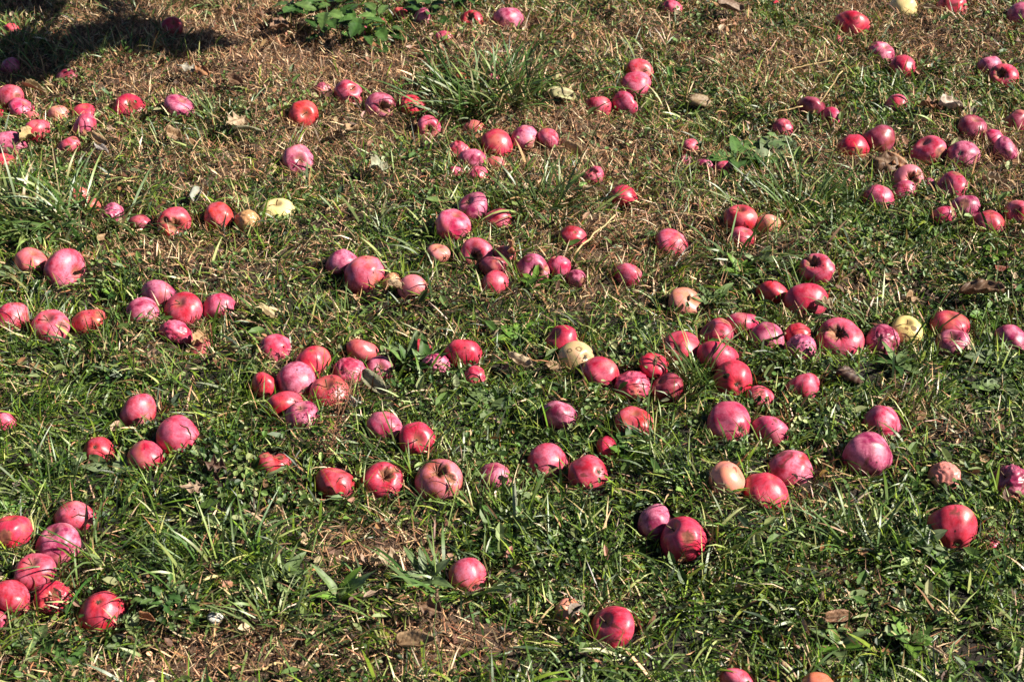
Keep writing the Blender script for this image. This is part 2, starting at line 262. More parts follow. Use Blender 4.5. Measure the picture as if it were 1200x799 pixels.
TABLE = """
13 33 22 o 0 - | orange red apple alone in the tree shade, beside the dark weeds of the far corner
202 27 25 r 0 s,.2,.6 | small red apple alone beside the black shade of the far corner
13 74 22 u 4 - | dull purple apple low in the shaded grass above a pink pair
77 85 24 d 4 - | half hidden dusky apple in shade above a curled tan leaf
14 110 34 p 0 - | pink apple behind its twin, next to a curled tan leaf
22 119 30 p 0 - | rosy apple in front of its pink twin, next to a curled tan leaf
37 134 15 k 4 - | small pink scrap of apple showing in grass below the pink pair
0 131 14 r 4 - | sliver of red apple cut by the picture's edge below the pink pair
69 130 25 w 0 - | pale pink and cream apple alone between two pink pairs
99 128 26 r 0 - | red apple crossed by a grey blade, behind a round pink one
100 142 30 p 0 - | round pink apple in front of a red one crossed by a grey blade
151 121 33 r 4 t,.1,.5 | flat topped red apple alone, its lower half sunk in the grass
209 120 33 u 0 - | purple streaked apple alone beside a green tuft in the dry grass
40 152 34 r 0 c,.5,-.6 | orange red apple behind a large lilac one and a tan leaf
17 161 38 u 0 - | large lilac bloomed apple in front of an orange red one by a tan leaf
81 167 27 p 0 - | magenta apple with a pale streak, alone below two pink pairs
5 184 27 r 3 - | crumpled red apple at the picture's edge under a large lilac one
408 105 34 p 1 s,.3,.5 | tilted pink apple with a stem hollow, first in a row of three on dry grass
378 101 22 d 3 - | dark shrivelled apple hidden behind the tilted pink one on dry grass
446 119 33 u 2 s,0,.1 | purple red apple with a straw filled bite, middle of three on dry grass
484 118 33 r 3 - | bright red wrinkled apple, last of three beside the tall tuft
356 131 33 o 0 s,.1,.1 | orange red apple facing out its stem hollow, alone on dry grass
349 181 37 u 0 s,.2,.2 | lavender pink apple with its stem hollow turned up, alone on green
502 144 28 p 2 s,.2,.1 | pink and white apple with a pale dent, among straw under the tall tuft
556 146 26 k 0 - | pale orange and pink apple half buried in straw behind a big red one
584 159 38 r 0 - | big glossy red apple in the straw below the tall tuft
538 173 28 r 3 - | dark red apple half hidden behind a round lilac pink one
552 181 32 u 0 - | round lilac pink apple overlapping a dark red one under the straw
581 190 24 k 4 - | dry looking faded pink apple just showing under a big glossy red one
534 200 18 p 4 - | small pink scrap of apple low in grass under the lilac pink one
560 200 26 p 3 - | wrinkled pink apple tucked right under the round lilac pink one
469 14 20 o 1 - | upright orange red apple inside the dark leafy weeds
494 18 26 u 0 - | lilac apple behind crossing blades beside the leafy weeds
423 33 15 p 4 - | little pink apple showing under the serrated leaves of the weeds
447 24 15 k 4 - | peach coloured apple scrap between the leafy weeds and an upright apple
521 42 20 p 1 - | slim pink apple standing in long blades below the leafy weeds
554 21 27 r 2 s,-.4,.4 | red apple with a bitten notch on the dry grass beyond the tall tuft
595 18 36 u 0 - | purplish pink apple in the bare straw beyond the tall tuft
579 90 16 p 0 - | small pale pink apple seen through the blades of the tall tuft
541 90 16 k 4 - | faint pink apple almost buried in the tall tuft
748 79 32 r 0 s,.4,.1 | shiny red apple with a stem hollow, topmost of the stacked pair
743 93 37 p 0 - | pink red apple in front of the shiny one in the stacked pair
730 117 33 p 2 - | pink apple crossed by thin stalks, just below the stacked pair
701 122 28 p 4 - | flat low pink apple beside the one crossed by thin stalks
617 155 32 u 0 - | orange topped lilac apple in the straw row, beside a rosy one
640 155 26 p 0 - | smooth rosy apple at the end of the straw row
787 7 24 p 1 - | long pink apple alone in short grass at the picture's top
807 168 23 p 0 - | small round rose apple alone above two tiny ones by broad leaves
803 185 16 u 4 - | tiny lilac apple right under a small round rose one
826 190 20 u 4 - | little lilac apple touching a pink one beside broad leaves
846 194 22 p 0 - | pink apple next to the broad leaves and a little lilac one
696 202 25 p 3 - | wrinkled pink apple alone beside dry stalks above a red one
906 3 14 r 4 - | tip of a red apple at the picture's top beside the big red one
998 23 37 r 0 - | big rosy red apple alone on open short grass near the picture's top
982 45 11 p 4 - | tiny pink dot of an apple below the big rosy red one
1033 56 27 u 4 - | pale mauve apple behind a magenta one on the dark low weeds
1057 72 32 r 0 - | magenta red apple in front of a pale mauve one on low weeds
1115 3 36 r 0 - | large red apple cut by the top of the picture beside a tan leaf
1193 12 32 u 0 - | dark plum apple cut by the picture's corner
1057 2 30 c 4 - | pale yellow apple cut by the top of the picture
1159 74 28 u 0 - | purple apple behind a spotted red one on the low weeds
1176 85 33 r 2 s,-.1,.3 | red apple with black pecked spots in front of a purple one
1050 119 26 p 0 c,.3,-.2 | pink apple alone beside dry upright stalks in low weeds
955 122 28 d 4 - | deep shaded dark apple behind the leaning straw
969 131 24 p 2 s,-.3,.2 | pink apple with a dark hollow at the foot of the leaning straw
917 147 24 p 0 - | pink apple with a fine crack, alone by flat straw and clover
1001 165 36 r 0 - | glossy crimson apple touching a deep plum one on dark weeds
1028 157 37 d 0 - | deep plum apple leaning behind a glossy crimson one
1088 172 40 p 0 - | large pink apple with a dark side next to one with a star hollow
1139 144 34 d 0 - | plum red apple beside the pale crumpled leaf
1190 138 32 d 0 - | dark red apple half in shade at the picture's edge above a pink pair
1127 175 35 u 0 c,-.1,.2 | purple red apple showing a star shaped calyx hollow
1164 159 28 p 0 - | bright pink apple behind a dull mauve one in the straw
1178 171 30 u 0 - | dull mauve apple in straw in front of a bright pink one
92 224 25 k 3 - | faded striped pink apple hidden in the long grass clump
106 236 23 k 4 - | orange pink apple low in the long grass clump
132 245 31 u 3 - | blotchy lilac apple beside the long grass clump
165 257 27 p 0 - | pink apple split by grass between a blotchy and a bitten one
205 255 41 r 2 s,.2,-.1 | large red apple with a deep dark bite beside upright leaves
257 247 35 o 0 - | orange pink apple alone behind a pale grey leaf
290 254 30 b 3 - | brownish pink rotting apple beside a pale cream one
325 240 34 c 4 t,-.1,.8 | pale cream apple with pink foot alone on grass
36 301 38 k 0 - | dull peach red apple next to a very large pink one
75 306 49 p 0 s,.7,-.1 | very large pink apple with a red spot next to a peach red one
15 367 42 p 0 c,.3,-.5 | pink apple showing its calyx, first of the row of three near the edge
59 375 44 p 0 t,-.2,.7 | pink apple with a dented top, middle of the row of three near the edge
105 370 40 o 0 - | bright orange red apple, last of the row of three near the edge
184 341 41 u 0 - | mauve apple at the back of the five apple cluster
170 358 38 u 0 c,.4,.1 | pale lilac apple with a dark calyx dot in the five apple cluster
216 355 43 r 0 s,-.3,.6 | red apple with a pale patch in the middle of the five apple cluster
256 351 38 p 0 - | round rose apple with orange underside, outermost of the five apple cluster
209 384 40 p 3 - | rosy apple crossed by blades in front of the five apple cluster
232 402 28 k 4 - | flesh orange apple half buried under the five apple cluster
406 303 36 u 0 - | dusky pink apple hidden behind a big magenta one
423 311 48 p 0 c,.6,-.4 | big magenta apple with a purple shaded side hiding a dusky one
459 325 24 b 3 - | torn rusty red apple skin between two apples
484 330 34 w 0 - | dull greyish pink apple with a red top beside torn apple skin
513 293 28 w 0 - | small cream and peach apple alone
531 256 40 p 0 - | rose apple crossed by a pale straw in front of a yellow sided one
558 238 35 u 0 s,-.4,.6 | lilac apple with a yellow orange side behind two others
580 250 34 p 0 - | light pink apple crossed by an upright blade beside a yellow sided one
561 292 38 p 2 s,-.3,0 | pink apple with a bruised hollow above a curled brown leaf
576 305 32 d 0 - | dark magenta apple squeezed between a hollow one and a curled brown leaf
592 293 28 k 0 - | orange pink apple behind the curled brown leaf
580 324 33 r 0 c,.5,-.5 | bright rose apple with a dark tip below the curled brown leaf
627 309 37 u 2 s,.1,-.1 | violet apple with a brown bite beside the curled brown leaf
655 309 29 p 2 - | split pink apple between a bitten violet one and a small mauve one
672 319 23 u 0 - | small mauve apple at the end of the bitten row
735 316 32 p 0 - | single pink apple streaked by thin blade shadows in short grass
670 271 34 r 0 - | red apple with white glints beside the long pale straw
731 225 33 r 0 - | crimson apple with a pale scar alone in the straw
788 278 39 p 0 - | pink apple with a dark side alone on green before dry thatch
868 252 38 r 0 t,0,.8 | round rosy apple above a pale blade, with a smaller one beneath
869 270 25 p 4 - | small pink apple tucked under the round rosy one and its pale blade
899 259 30 w 0 - | pale pink apple caught between curving grass blades
803 349 42 w 0 - | cream and pink apple with a brown seed head standing before it
660 393 38 r 0 - | cerise apple behind the spotted yellow green one
684 413 42 g 0 c,.5,.1 | yellow green apple with brown rings and a pink side
712 426 42 r 0 - | pink red apple right beside the spotted yellow green one
740 435 44 p 3 - | lilac red apple in the middle of the chain beside the seed stalk
763 424 34 r 0 - | red apple at the back of the chain behind the seed stalk
772 444 38 d 0 - | dark red shiny apple at the shaded end of the chain by the seed stalk
799 403 45 r 0 c,-.1,.2 | crimson apple with a calyx hollow at the start of the big cluster
843 384 40 p 0 - | rose apple crossed by a grass blade behind the big cluster
867 373 37 p 0 - | smooth pink apple at the very back of the big cluster
897 387 44 u 0 - | plum red apple with a bloomed crown beside a brown twig
838 413 48 r 0 - | large cherry red apple with a lilac spot at the heart of the big cluster
856 434 44 r 0 c,.3,-.2 | cherry red apple turned to show a black spot and pale calyx
891 458 35 p 0 - | pink apple with a cracked top just below the big cluster
934 386 32 r 0 - | red apple peeking from behind a spotted one beyond the brown twig
938 399 41 u 3 - | black spotted lilac red apple beyond the brown twig
957 308 40 p 2 c,-.1,.5 | pink apple with a hollow and yellow rimmed skin alone above a red pair
910 337 38 r 0 - | rosy red apple tucked behind a large striped crimson one
940 344 49 r 0 c,.2,-.5 | large striped crimson apple with a calyx hole in front of a rosy one
1029 226 38 p 0 - | smooth bright pink apple next to the half eaten one
1059 218 28 p 4 - | lower pink lobe of rotten fruit in front of the half eaten apple
1070 206 34 w 2 s,.2,.1 | half eaten pale pink apple with a dark hole by a brown leaf
1089 215 18 u 4 - | small mauve apple squeezed between the half eaten and a bloomed one
1109 213 37 p 0 s,-.6,.4 | bloomed pink apple with a broken brown foot behind a small leaf
1110 246 24 p 4 - | small rosy apple with a pale spot low in the weeds
1135 241 34 u 0 - | long mauve red apple joined to a bright pink one
1152 248 32 p 4 - | bright pink apple leaning on a long mauve red one
1194 243 30 p 0 t,-.3,.3 | pink apple with a seam at the picture's edge above short weeds
984 387 50 p 2 s,.1,.4 | widest pink apple with a torn brown crack, between spotted and wrinkled ones
1033 391 40 u 3 c,-.1,.2 | creased mauve pink apple beside the bright yellow one
1062 382 38 y 0 t,.1,.75 | bright yellow apple with a grey brown square patch
1113 374 42 r 0 - | rosy red apple behind dead stalks beside a lilac one with ticks
1117 397 41 u 0 t,-.1,.7 | lilac apple with small dark ticks in front of a rosy red one
1185 389 41 u 0 - | mauve apple crossed by a thin upright stem near the picture's edge
3 490 30 p 2 - | striped pink apple cut by the picture's edge, alone in green grass
163 474 45 p 0 c,.6,-.7 | pink apple with orange cheek and dark calyx above a bloomed pair
115 521 35 r 0 c,-.3,.4 | smaller red apple striped by blade shadows in deep grass
203 505 48 p 1 c,.8,-.2 | large lilac pink apple with a curved crack, back of the bloomed pair
177 523 44 r 0 - | shiny red apple behind a bent blade, front of the bloomed pair
85 603 46 p 0 - | rosy apple just behind the giant cracked lilac one
14 615 44 r 0 - | glossy scarlet apple near the edge beside the giant cracked lilac one
72 623 51 u 1 s,-.4,.7 | giant cracked lilac apple with a deep top dent
34 669 46 p 0 t,-.2,.7 | pale rose apple above the scarlet striped one
13 690 46 r 0 - | scarlet striped apple under crossing white blades near the edge
0 714 26 p 4 - | pink apple sliced by the picture's edge under the scarlet striped one
64 692 42 r 3 s,-.2,.3 | dark red apple with a peeling cut between scarlet neighbours
120 706 49 r 0 c,-.2,.6 | brilliant red apple with a calyx crown alone near a feathery weed
322 402 38 p 0 c,.4,-.6 | pink apple with a peach foot alone behind the pile
424 404 37 k 0 - | peach red apple striped by thin blade shadows behind the pile
367 418 45 r 0 c,.7,-.4 | deep rose apple at the top of the pile by the rusty dock
408 428 41 p 3 - | bloomed pink apple behind the rusty dock seed head
445 426 32 u 0 s,.1,.3 | violet apple with a shadowed notch beside broad green leaves
312 446 31 r 0 - | bright red apple at the outer end of the pile
346 443 46 u 0 c,.4,-.4 | purple apple with red top and pecked side in the pile
383 452 47 r 0 t,-.2,.7 | largest glossy crimson apple in the pile, touching the rusty dock
338 465 44 r 0 - | red apple with a sharp black shadow in the lower pile
351 479 38 u 0 t,-.1,.7 | lilac apple lowest in the pile with a dimpled top
450 492 41 p 0 - | round bloomed pink apple beside a ring shaped red one
489 507 42 r 0 s,.1,.1 | red apple with a deep central hollow like a ring
540 408 42 r 0 - | rose red apple rising behind a small leaf by broad green leaves
494 405 24 r 4 - | red apple hidden behind broad green leaves
514 420 32 u 3 - | pale mauve wrinkled apple among the broad green leaves
556 437 27 r 0 c,-.1,0 | small scarlet apple below the rose red one
320 535 34 o 5 - | broken orange red apple pieces sunk deep in the grass
393 558 46 o 0 - | orange and pink apple with scratches, first of the wide row of four
449 555 45 r 2 s,0,.4 | red and pale apple with a dark hollow, second of the wide row
515 553 52 m 2 s,-.2,.75 | big plum and peach apple with a wide top hollow, third of the wide row
581 549 40 u 0 - | mauve pink apple behind a pale leaf, last of the wide row
655 478 40 u 0 - | lilac pink apple with a grey cheek alone in short grass
743 488 45 o 0 - | warm coral red apple alone with a green stalk above it
712 520 30 r 0 - | little dark scarlet apple beside rounded green leaves
642 534 44 p 0 c,.2,-.4 | speckled pink apple with rough brown calyx beside a striped crimson one
690 546 48 r 0 c,.6,.2 | striped crimson apple with two black specks
856 487 51 p 0 c,.5,-.2 | large pink apple with a deep calyx hollow beside a rosy one
901 498 43 p 0 - | rosy apple with a curved shadow next to a deep hollowed one
854 554 44 w 0 - | cream and purple apple beside a dark glossy one
896 564 51 r 0 - | dark glossy red apple with pale blue cheek beside a cream one
929 540 50 p 0 - | smooth carmine apple with a notch shaped shadow behind a dark glossy one
766 603 46 u 0 - | mauve pink apple leaning on an orange cheeked red one
802 622 54 r 1 t,-.6,.6 | large red apple with orange cheek in front of a mauve one
942 447 38 p 0 - | light coral apple alone beside the dark red leaf
1033 485 41 p 1 - | smooth egg shaped pink apple just above a two toned one
1017 523 53 u 1 c,.7,-.6 | two toned purple and scarlet apple under an egg shaped one
1105 549 40 b 3 - | tan rotting apple with pink centre behind a wide blade
1184 556 46 u 3 s,-.4,.6 | puckered mauve apple at the picture's edge beside tall blades
1115 609 56 r 0 c,.3,-.7 | largest carmine apple alone in lush green with a leaf before it
1163 637 14 p 4 - | tiny rotten pink bit beside the largest carmine apple
548 666 46 p 0 c,.4,-.6 | bloomed pink apple with two blades before it, alone by bare soil
666 711 32 w 0 t,.2,.4 | small pale peach apple wrapped in a grey leaf beside a red one
719 725 53 r 0 s,-.6,.5 | large red apple with lilac shoulder and stem hollow, orange beneath
863 790 41 p 0 - | pink apple cut by the bottom of the picture, alone in green
961 799 47 k 0 - | peach apple cut by the bottom of the picture beside a stick
"""
# ---------------------------------------------------------------- the ground: one sheet to the horizon, fine where the grass is modelled
def axis(a, b, step, far):
    mid = np.arange(a, b+1e-6, step); out = []; d = step
    x = b
    while x < far: d *= 1.35; x += d; out.append(x)
    lo = []; d = step; x = a
    while x > -far: d *= 1.35; x -= d; lo.append(x)
    return np.array(lo[::-1]+list(mid)+out)
gx = axis(-2.3, 2.3, .0125, 120); gy = axis(.8, 5.4, .0125, 120)
GX, GY = np.meshgrid(gx, gy)
far = np.clip(np.maximum(np.maximum(np.abs(GX)-2.2, GY-5.2), 1.1-GY)/.5, 0, 1)
GZ = terr(GX, GY)+(noise2(GX, GY, .012, 4)-.5)*.004*(1-far)+far*(fbm(GX, GY, 2.5, 20)-.5)*.10
nv, nu = GX.shape
idx = np.arange(nv*nu).reshape(nv, nu)
F = np.stack([idx[:-1, :-1], idx[:-1, 1:], idx[1:, 1:], idx[1:, :-1]], -1).reshape(-1, 4)

# ---------------------------------------------------------------- apples
def apple_mesh(kind, seed):
    """unit apple (width about 1, centre at origin, stem hollow at +Z, calyx at -Z)"""
    r = random.Random(seed); nu_, nv_ = 56, 40
    rr = np.random.default_rng(seed)
    th = np.linspace(0, 2*np.pi, nu_, endpoint=False); ph = np.linspace(0, np.pi, nv_)
    T, P = np.meshgrid(th, ph)
    hz = {1: r.uniform(.98, 1.08)}.get(kind, r.uniform(.76, .92)); taper = r.uniform(.07, .21)
    sd = r.uniform(.20, .30); cdp = r.uniform(.09, .16)
    rho = np.sin(P); z = np.cos(P)
    rho = rho*(1+taper*z-.03)*(1+.035*np.sin(P)**2)
    nrib = 5; rib = .03+.035*r.random()
    rho = rho*(1+rib*np.cos(nrib*T+r.random()*6)*np.clip(-z, 0, 1)**1.2+.03*np.cos(2*T+r.random()*6)+.02*np.cos(3*T+r.random()*6))
    z = z*hz
    z = z-sd*np.exp(-(np.sin(P)/.30)**2)*(np.cos(P) > 0)+cdp*np.exp(-(np.sin(P)/.24)**2)*(np.cos(P) < 0)
    z = z+.06*np.sin(T+r.random()*6)*np.sin(P)
    X = rho*np.cos(T); Y = rho*np.sin(T)
    V = np.stack([X, Y, z], -1)
    V[0, :, :2] = 0; V[-1, :, :2] = 0
    V[0] = V[0].mean(0); V[-1] = V[-1].mean(0)
    dirs = V/np.maximum(np.linalg.norm(V, axis=-1, keepdims=True), 1e-6)
    flesh = np.zeros(V.shape[:2])
    ns = noise2(T*3/np.pi*0+V[..., 0]*1.0+5, V[..., 1]+V[..., 2]*1.3, .6, 40+seed)-.5
    V = V*(1+.10*ns[..., None])
    def bite(c, rad, fl=1.0):
        nonlocal V, flesh
        c = np.array(c); d = V-c; L = np.linalg.norm(d, axis=-1)
        ragged = rad*(1+.12*np.sin(T*9+seed)+.08*np.sin(T*17+P*13))
        m = L < ragged
        # press the surface inwards along its own direction, up to the far side of the sphere
        dep = np.clip(ragged-L, 0, None)
        V = V-dirs*(dep*1.05)[..., None]
        V[m] += (rr.random((m.sum(), 3))-.5)*.018
        flesh = np.maximum(flesh, np.clip(dep/(.12*rad), 0, 1)*fl)
    if kind == 2:
        a = r.uniform(0, 6.28)
        # the bitten side is +Z-ish so that the hollow named in the table is the bite
        bite((.25*math.cos(a), .25*math.sin(a), .85*hz), .42)
        if r.random() < .6: bite((.75*math.cos(a), .75*math.sin(a), .45), .26)
        if r.random() < .4: bite((.8*math.cos(a+2), .8*math.sin(a+2), -.1), .16)
    if kind in (0, 1, 4) and seed % 2 == 1:
        a = r.uniform(0, 6.28); e = r.uniform(-.5, .8)
        bite((math.cos(a)*math.cos(e)*1.02, math.sin(a)*math.cos(e)*1.02, math.sin(e)*hz*1.02), r.uniform(.08, .14), .9)
    if kind == 0 and seed % 2 == 0:
        a = r.uniform(0, 6.28); c = np.array([math.cos(a)*.9, math.sin(a)*.9, r.uniform(-.3, .3)])
        L = np.linalg.norm(V-c, axis=-1); V = V-dirs*(.10*np.exp(-(L/.38)**2))[..., None]      # flattened bruise
    if kind in (0, 1) and seed % 4 in (1, 2):                             # a soft brown rotten side, a little sunken
        a = r.uniform(0, 6.28); e = r.uniform(-.3, .9); c = np.array((math.cos(a)*math.cos(e), math.sin(a)*math.cos(e), math.sin(e)*hz)); R0 = r.uniform(.25, .45)
        L = np.linalg.norm(V-c, axis=-1)*(1+.15*np.sin(T*5+seed)+.1*np.sin(T*11+P*7)); m_ = np.clip((R0-L)/.05, 0, 1)
        flesh = np.maximum(flesh, m_*.85); V = V-dirs*(.10*np.clip(1-L/R0, 0, 1)**.7+(rr.random(L.shape)-.5)*.02*m_)[..., None]
    if kind == 3:
        wr = np.abs(np.sin(T*6.5+2.5*np.sin(P*3+seed)+seed))
        wr2 = noise2(T*.9, P*2+seed, .22, 60+seed)
        V = V*(1-.10*(1-wr)[..., None]**3*np.sin(P)[..., None]-.10*(wr2[..., None]-.5))
        bite((.5, .3, .8), .38, .35)
    if kind == 5:
        for k in range(3):
            a = k*2.1+r.random(); bite((.5*math.cos(a), .5*math.sin(a), .75), .42, 1.0)
    pit = np.exp(-(np.sin(P)/.26)**2)*np.where(np.cos(P) > 0, 1., .55)
    if kind in (2, 5): pit *= .2
    F = []
    for i in range(nv_-1):
        for j in range(nu_):
            j2 = (j+1) % nu_
            F.append((i*nu_+j, (i+1)*nu_+j, (i+1)*nu_+j2, i*nu_+j2))
    V = V.reshape(-1, 3)*.5
    V[:, :2] /= (V[:, 0].max()-V[:, 0].min())
    zt = float(V[0, 2]); zb = float(V[-1, 2])
    o = mesh_obj('apple', V, np.array(F), M['apple'], attrs={'flesh': flesh.ravel(), 'pit': pit.ravel()})
    # weld the poles
    bm = bmesh.new(); bm.from_mesh(o.data); bmesh.ops.remove_doubles(bm, verts=bm.verts, dist=1e-5); bm.to_mesh(o.data); bm.free()
    o.data.polygons.foreach_set('use_smooth', [True]*len(o.data.polygons))
    me = o.data; bpy.data.objects.remove(o)
    return me, zt, zb
KN = {0: 12, 1: 4, 2: 8, 3: 6, 5: 2}
AM = {k: [apple_mesh(k, 7*k+i+1) for i in range(n)] for k, n in KN.items()}
AM[4] = AM[0]
def stem_mesh(bend, L):
    V, F = tube([(0, 0, -.02), (bend*.15, 0, L*.35), (bend*.5, .01, L*.7), (bend, .02, L)], [.016, .014, .016, .024], 7)
    o = mesh_obj('stem', V, F, M['stem']); me = o.data; bpy.data.objects.remove(o); return me
SM = [stem_mesh(.05, .20), stem_mesh(.12, .26), stem_mesh(-.06, .15)]
def calyx_mesh(seed):
    r = random.Random(seed); m = MB()
    for k in range(5):
        a = k*2*math.pi/5+r.uniform(-.2, .2); ca, sa = math.cos(a), math.sin(a); L = r.uniform(.05, .085)
        e = lambda rr_, t, z: (rr_*ca-t*sa, rr_*sa+t*ca, z)
        m.add([e(.01, -.022, -.004), e(.01, .022, -.004), e(.045, .016, -.022), e(.045, -.016, -.022), e(L, 0, -.012-r.random()*.03),
               e(.01, 0, -.016), ], [(0, 1, 2, 3), (3, 2, 4), (0, 5, 1)])
    V, F = tube([(0, 0, .01), (0, 0, -.02)], [.028, .018], 8); m.add(V, F)
    o = m.build('calyx', M['calyx']); me = o.data; bpy.data.objects.remove(o); return me
CM = [calyx_mesh(i) for i in range(4)]
TONE = {  # skin colour, bloom
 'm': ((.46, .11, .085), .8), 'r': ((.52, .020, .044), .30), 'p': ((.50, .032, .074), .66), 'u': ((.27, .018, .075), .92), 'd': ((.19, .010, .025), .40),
 'o': ((.56, .040, .036), .32), 'y': ((.76, .60, .24), .04), 'c': ((.70, .54, .30), .10), 'w': ((.62, .24, .16), .45), 'k': ((.60, .17, .10), .30),
 'b': ((.52, .29, .14), .08), 'g': ((.60, .48, .22), .25)}
rows = []
for ln in TABLE.strip().splitlines():
    a, lab = ln.split('|'); x, y, wd, tone, shp, ori = a.split(); rows.append([float(x), float(y), float(wd), tone, int(shp), ori, lab.strip()])
ap = []
arnd = random.Random(77)
for x, y, wd, tone, shp, ori, lab in rows:
    sink = {4: .05, 5: .05, 3: .22, 2: .20}.get(shp, .20)            # how high the centre sits, in radii
    rad = .03
    for _ in range(6):
        # the lower part of each fruit is in the grass: its centre lies a little under the visible centre
        vis_shift = {4: .28, 5: .3, 3: .25}.get(shp, .225)
        p = ground(x, y+wd*vis_shift, rad*sink)
        d = project(*p)[2]
        rad = wd/2*d/FPX*1.06
        if shp in (4, 5): rad *= 1.12
        rad = min(max(rad, .014), .047)
    ap.append(dict(p=p, r=rad, tone=tone, shp=shp, ori=ori, lab=lab, sink=sink))
for _ in range(30):                                                    # neighbours lean on each other, they never overlap
    for i in range(len(ap)):
        for j in range(i+1, len(ap)):
            a, b = ap[i], ap[j]; d = b['p']-a['p']; need = (a['r']+b['r'])*.93
            if d.length < need:
                h = Vector((d.x, d.y, 0)); h = h.normalized() if h.length > 1e-4 else Vector((0, 1, 0))
                if abs(h.y) < .3: h = Vector((h.x, math.copysign(.3, h.y), 0)).normalized()
                s = (need-d.length)*.25; a['p'] -= h*s; b['p'] += h*s
APOS = np.array([tuple(a['p']) for a in ap]); ARAD = np.array([a['r'] for a in ap])
GRP = 'fallen apples in the grass'
for a in ap:
    p = a['p']; p.z = terr1(p.x, p.y)+a['r']*a['sink']
    k = a['shp']; var = arnd.randrange(len(AM[k])); me, zt, zb = AM[k][var]
    toc = (Vector((0, 0, CH))-p).normalized(); up = (CU-toc*CU.dot(toc)).normalized(); rt = up.cross(toc)
    if a['ori'] != '-':
        c, dx, dy = a['ori'].split(','); dx = float(dx)+arnd.uniform(-.05, .05); dy = float(dy)
        s = math.sqrt(max(.05, 1-dx*dx-dy*dy)); ax = (rt*dx+up*dy+toc*s).normalized()
    else:
        c = arnd.choice('cs'); an = arnd.choice((-1, 1))*math.pi/2+arnd.gauss(0, .55); el = arnd.uniform(-.6, -.05)
        ax = (rt*math.cos(an)*math.cos(el)+up*math.sin(an)*math.cos(el)+toc*math.sin(el)).normalized()
    zax = -ax if c == 'c' and k != 2 else ax
    q = zax.to_track_quat('Z', 'Y') @ Quaternion((0, 0, 1), arnd.uniform(0, 6.28))
    o = bpy.data.objects.new('apple', me); col.objects.link(o)
    o.location = p; o.rotation_mode = 'QUATERNION'; o.rotation_quaternion = q
    D = a['r']*2; o.scale = (D, D, D*arnd.uniform(.95, 1.04))
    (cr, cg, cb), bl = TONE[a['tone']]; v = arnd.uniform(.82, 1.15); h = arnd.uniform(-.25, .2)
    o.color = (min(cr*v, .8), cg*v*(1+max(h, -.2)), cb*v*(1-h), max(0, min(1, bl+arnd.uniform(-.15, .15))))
    tag(o, a['lab'], 'apple', GRP)
    if a['ori'] != '-' and k in (0, 1, 3, 4):
        if c == 'c':
            s_ = bpy.data.objects.new('calyx', arnd.choice(CM)); col.objects.link(s_); s_.parent = o; s_.location = (0, 0, zb-.004)
        else:
            s_ = bpy.data.objects.new('stem', arnd.choice(SM)); col.objects.link(s_); s_.parent = o; s_.location = (0, 0, zt)

# marks with an outline of their own: cracks, pecked specks, scab rings, each a thin crust on its fruit
def mark(key, specs):
    o = next(o_ for o_ in col.objects if o_.get('label') and key in o_['label'] and o_.get('category') == 'apple')
    mw = Matrix.Translation(o.location) @ o.rotation_quaternion.to_matrix().to_4x4() @ Matrix.Diagonal((*o.scale, 1)); inv = mw.inverted()
    bv = BVHTree.FromPolygons([v.co for v in o.data.vertices], [p_.vertices for p_ in o.data.polygons])
    p = o.location; toc = (Vector((0, 0, CH))-p).normalized(); up = (CU-toc*CU.dot(toc)).normalized(); rt = up.cross(toc); R_ = o.scale.x/2
    r = random.Random(len(key))
    for dx, dy, rx, ry, rot, nm in specs:
        V = []; F = []; na, nr = 28, 5; ph = r.random()*6
        for i in range(nr+1):
            for k in range(na):
                a = 2*math.pi*k/na; f = i/nr if nm != 'scab_ring' else .5+.5*i/nr
                w_ = 1+.07*math.sin(3*a+ph)+.06*math.sin(7*a+ph*2)
                u, v = rx*f*w_*math.cos(a), ry*f*w_*math.sin(a)
                if nm == 'crack': v += .25*rx*math.cos(u/rx*2.2)+.05*math.sin(u/rx*9+ph)*rx
                u, v = u*math.cos(rot)-v*math.sin(rot), u*math.sin(rot)+v*math.cos(rot)
                q = p+(rt*(dx+u)+up*(dy+v))*R_+toc*R_*3
                hit = bv.ray_cast(inv @ q, (inv.to_3x3() @ -toc).normalized())
                if hit[0] is None: hit = bv.find_nearest(inv @ (p+(rt*(dx+u)+up*(dy+v))*R_))
                e = .0035 if i < nr else -.003
                V.append(hit[0]+hit[1]*e)
        for i in range(nr):
            for k in range(na): F.append((i*na+k, i*na+(k+1) % na, (i+1)*na+(k+1) % na, (i+1)*na+k))
        if nm != 'scab_ring': F.append(tuple(range(na-1, -1, -1)))
        m_ = mesh_obj(nm, V, F, M['crack'] if nm in ('crack', 'peck') else M['scab'], o)
mark('yellow green apple with brown rings', [(-.38, .42, .15, .12, .3, 'scab_ring'), (.10, .50, .19, .13, -.2, 'scab_ring'), (.35, .02, .10, .05, .8, 'peck'), (.28, -.12, .05, .04, 0, 'peck')])
mark('grey brown square patch', [(.42, .28, .22, .16, -.6, 'scab'), (.62, -.05, .06, .04, 0, 'peck')])
mark('torn brown crack', [(.1, .30, .42, .07, -.5, 'crack'), (.0, .42, .14, .10, 0, 'peck'), (.1, .12, .25, .04, .3, 'crack')])
mark('curved crack', [(.35, .30, .50, .05, -.9, 'crack')])
mark('two black specks', [(.62, .28, .06, .05, 0, 'peck'), (.78, -.02, .05, .06, 0, 'peck')])
mark('black spotted lilac', [(.3, .25, .08, .06, 0, 'peck'), (.45, .05, .07, .09, 0, 'peck'), (.15, .4, .05, .04, 0, 'peck'), (.5, .4, .06, .04, 0, 'peck'), (-.1, .1, .05, .04, 0, 'peck')])
mark('cracked top', [(0, .55, .45, .05, 0, 'crack')])
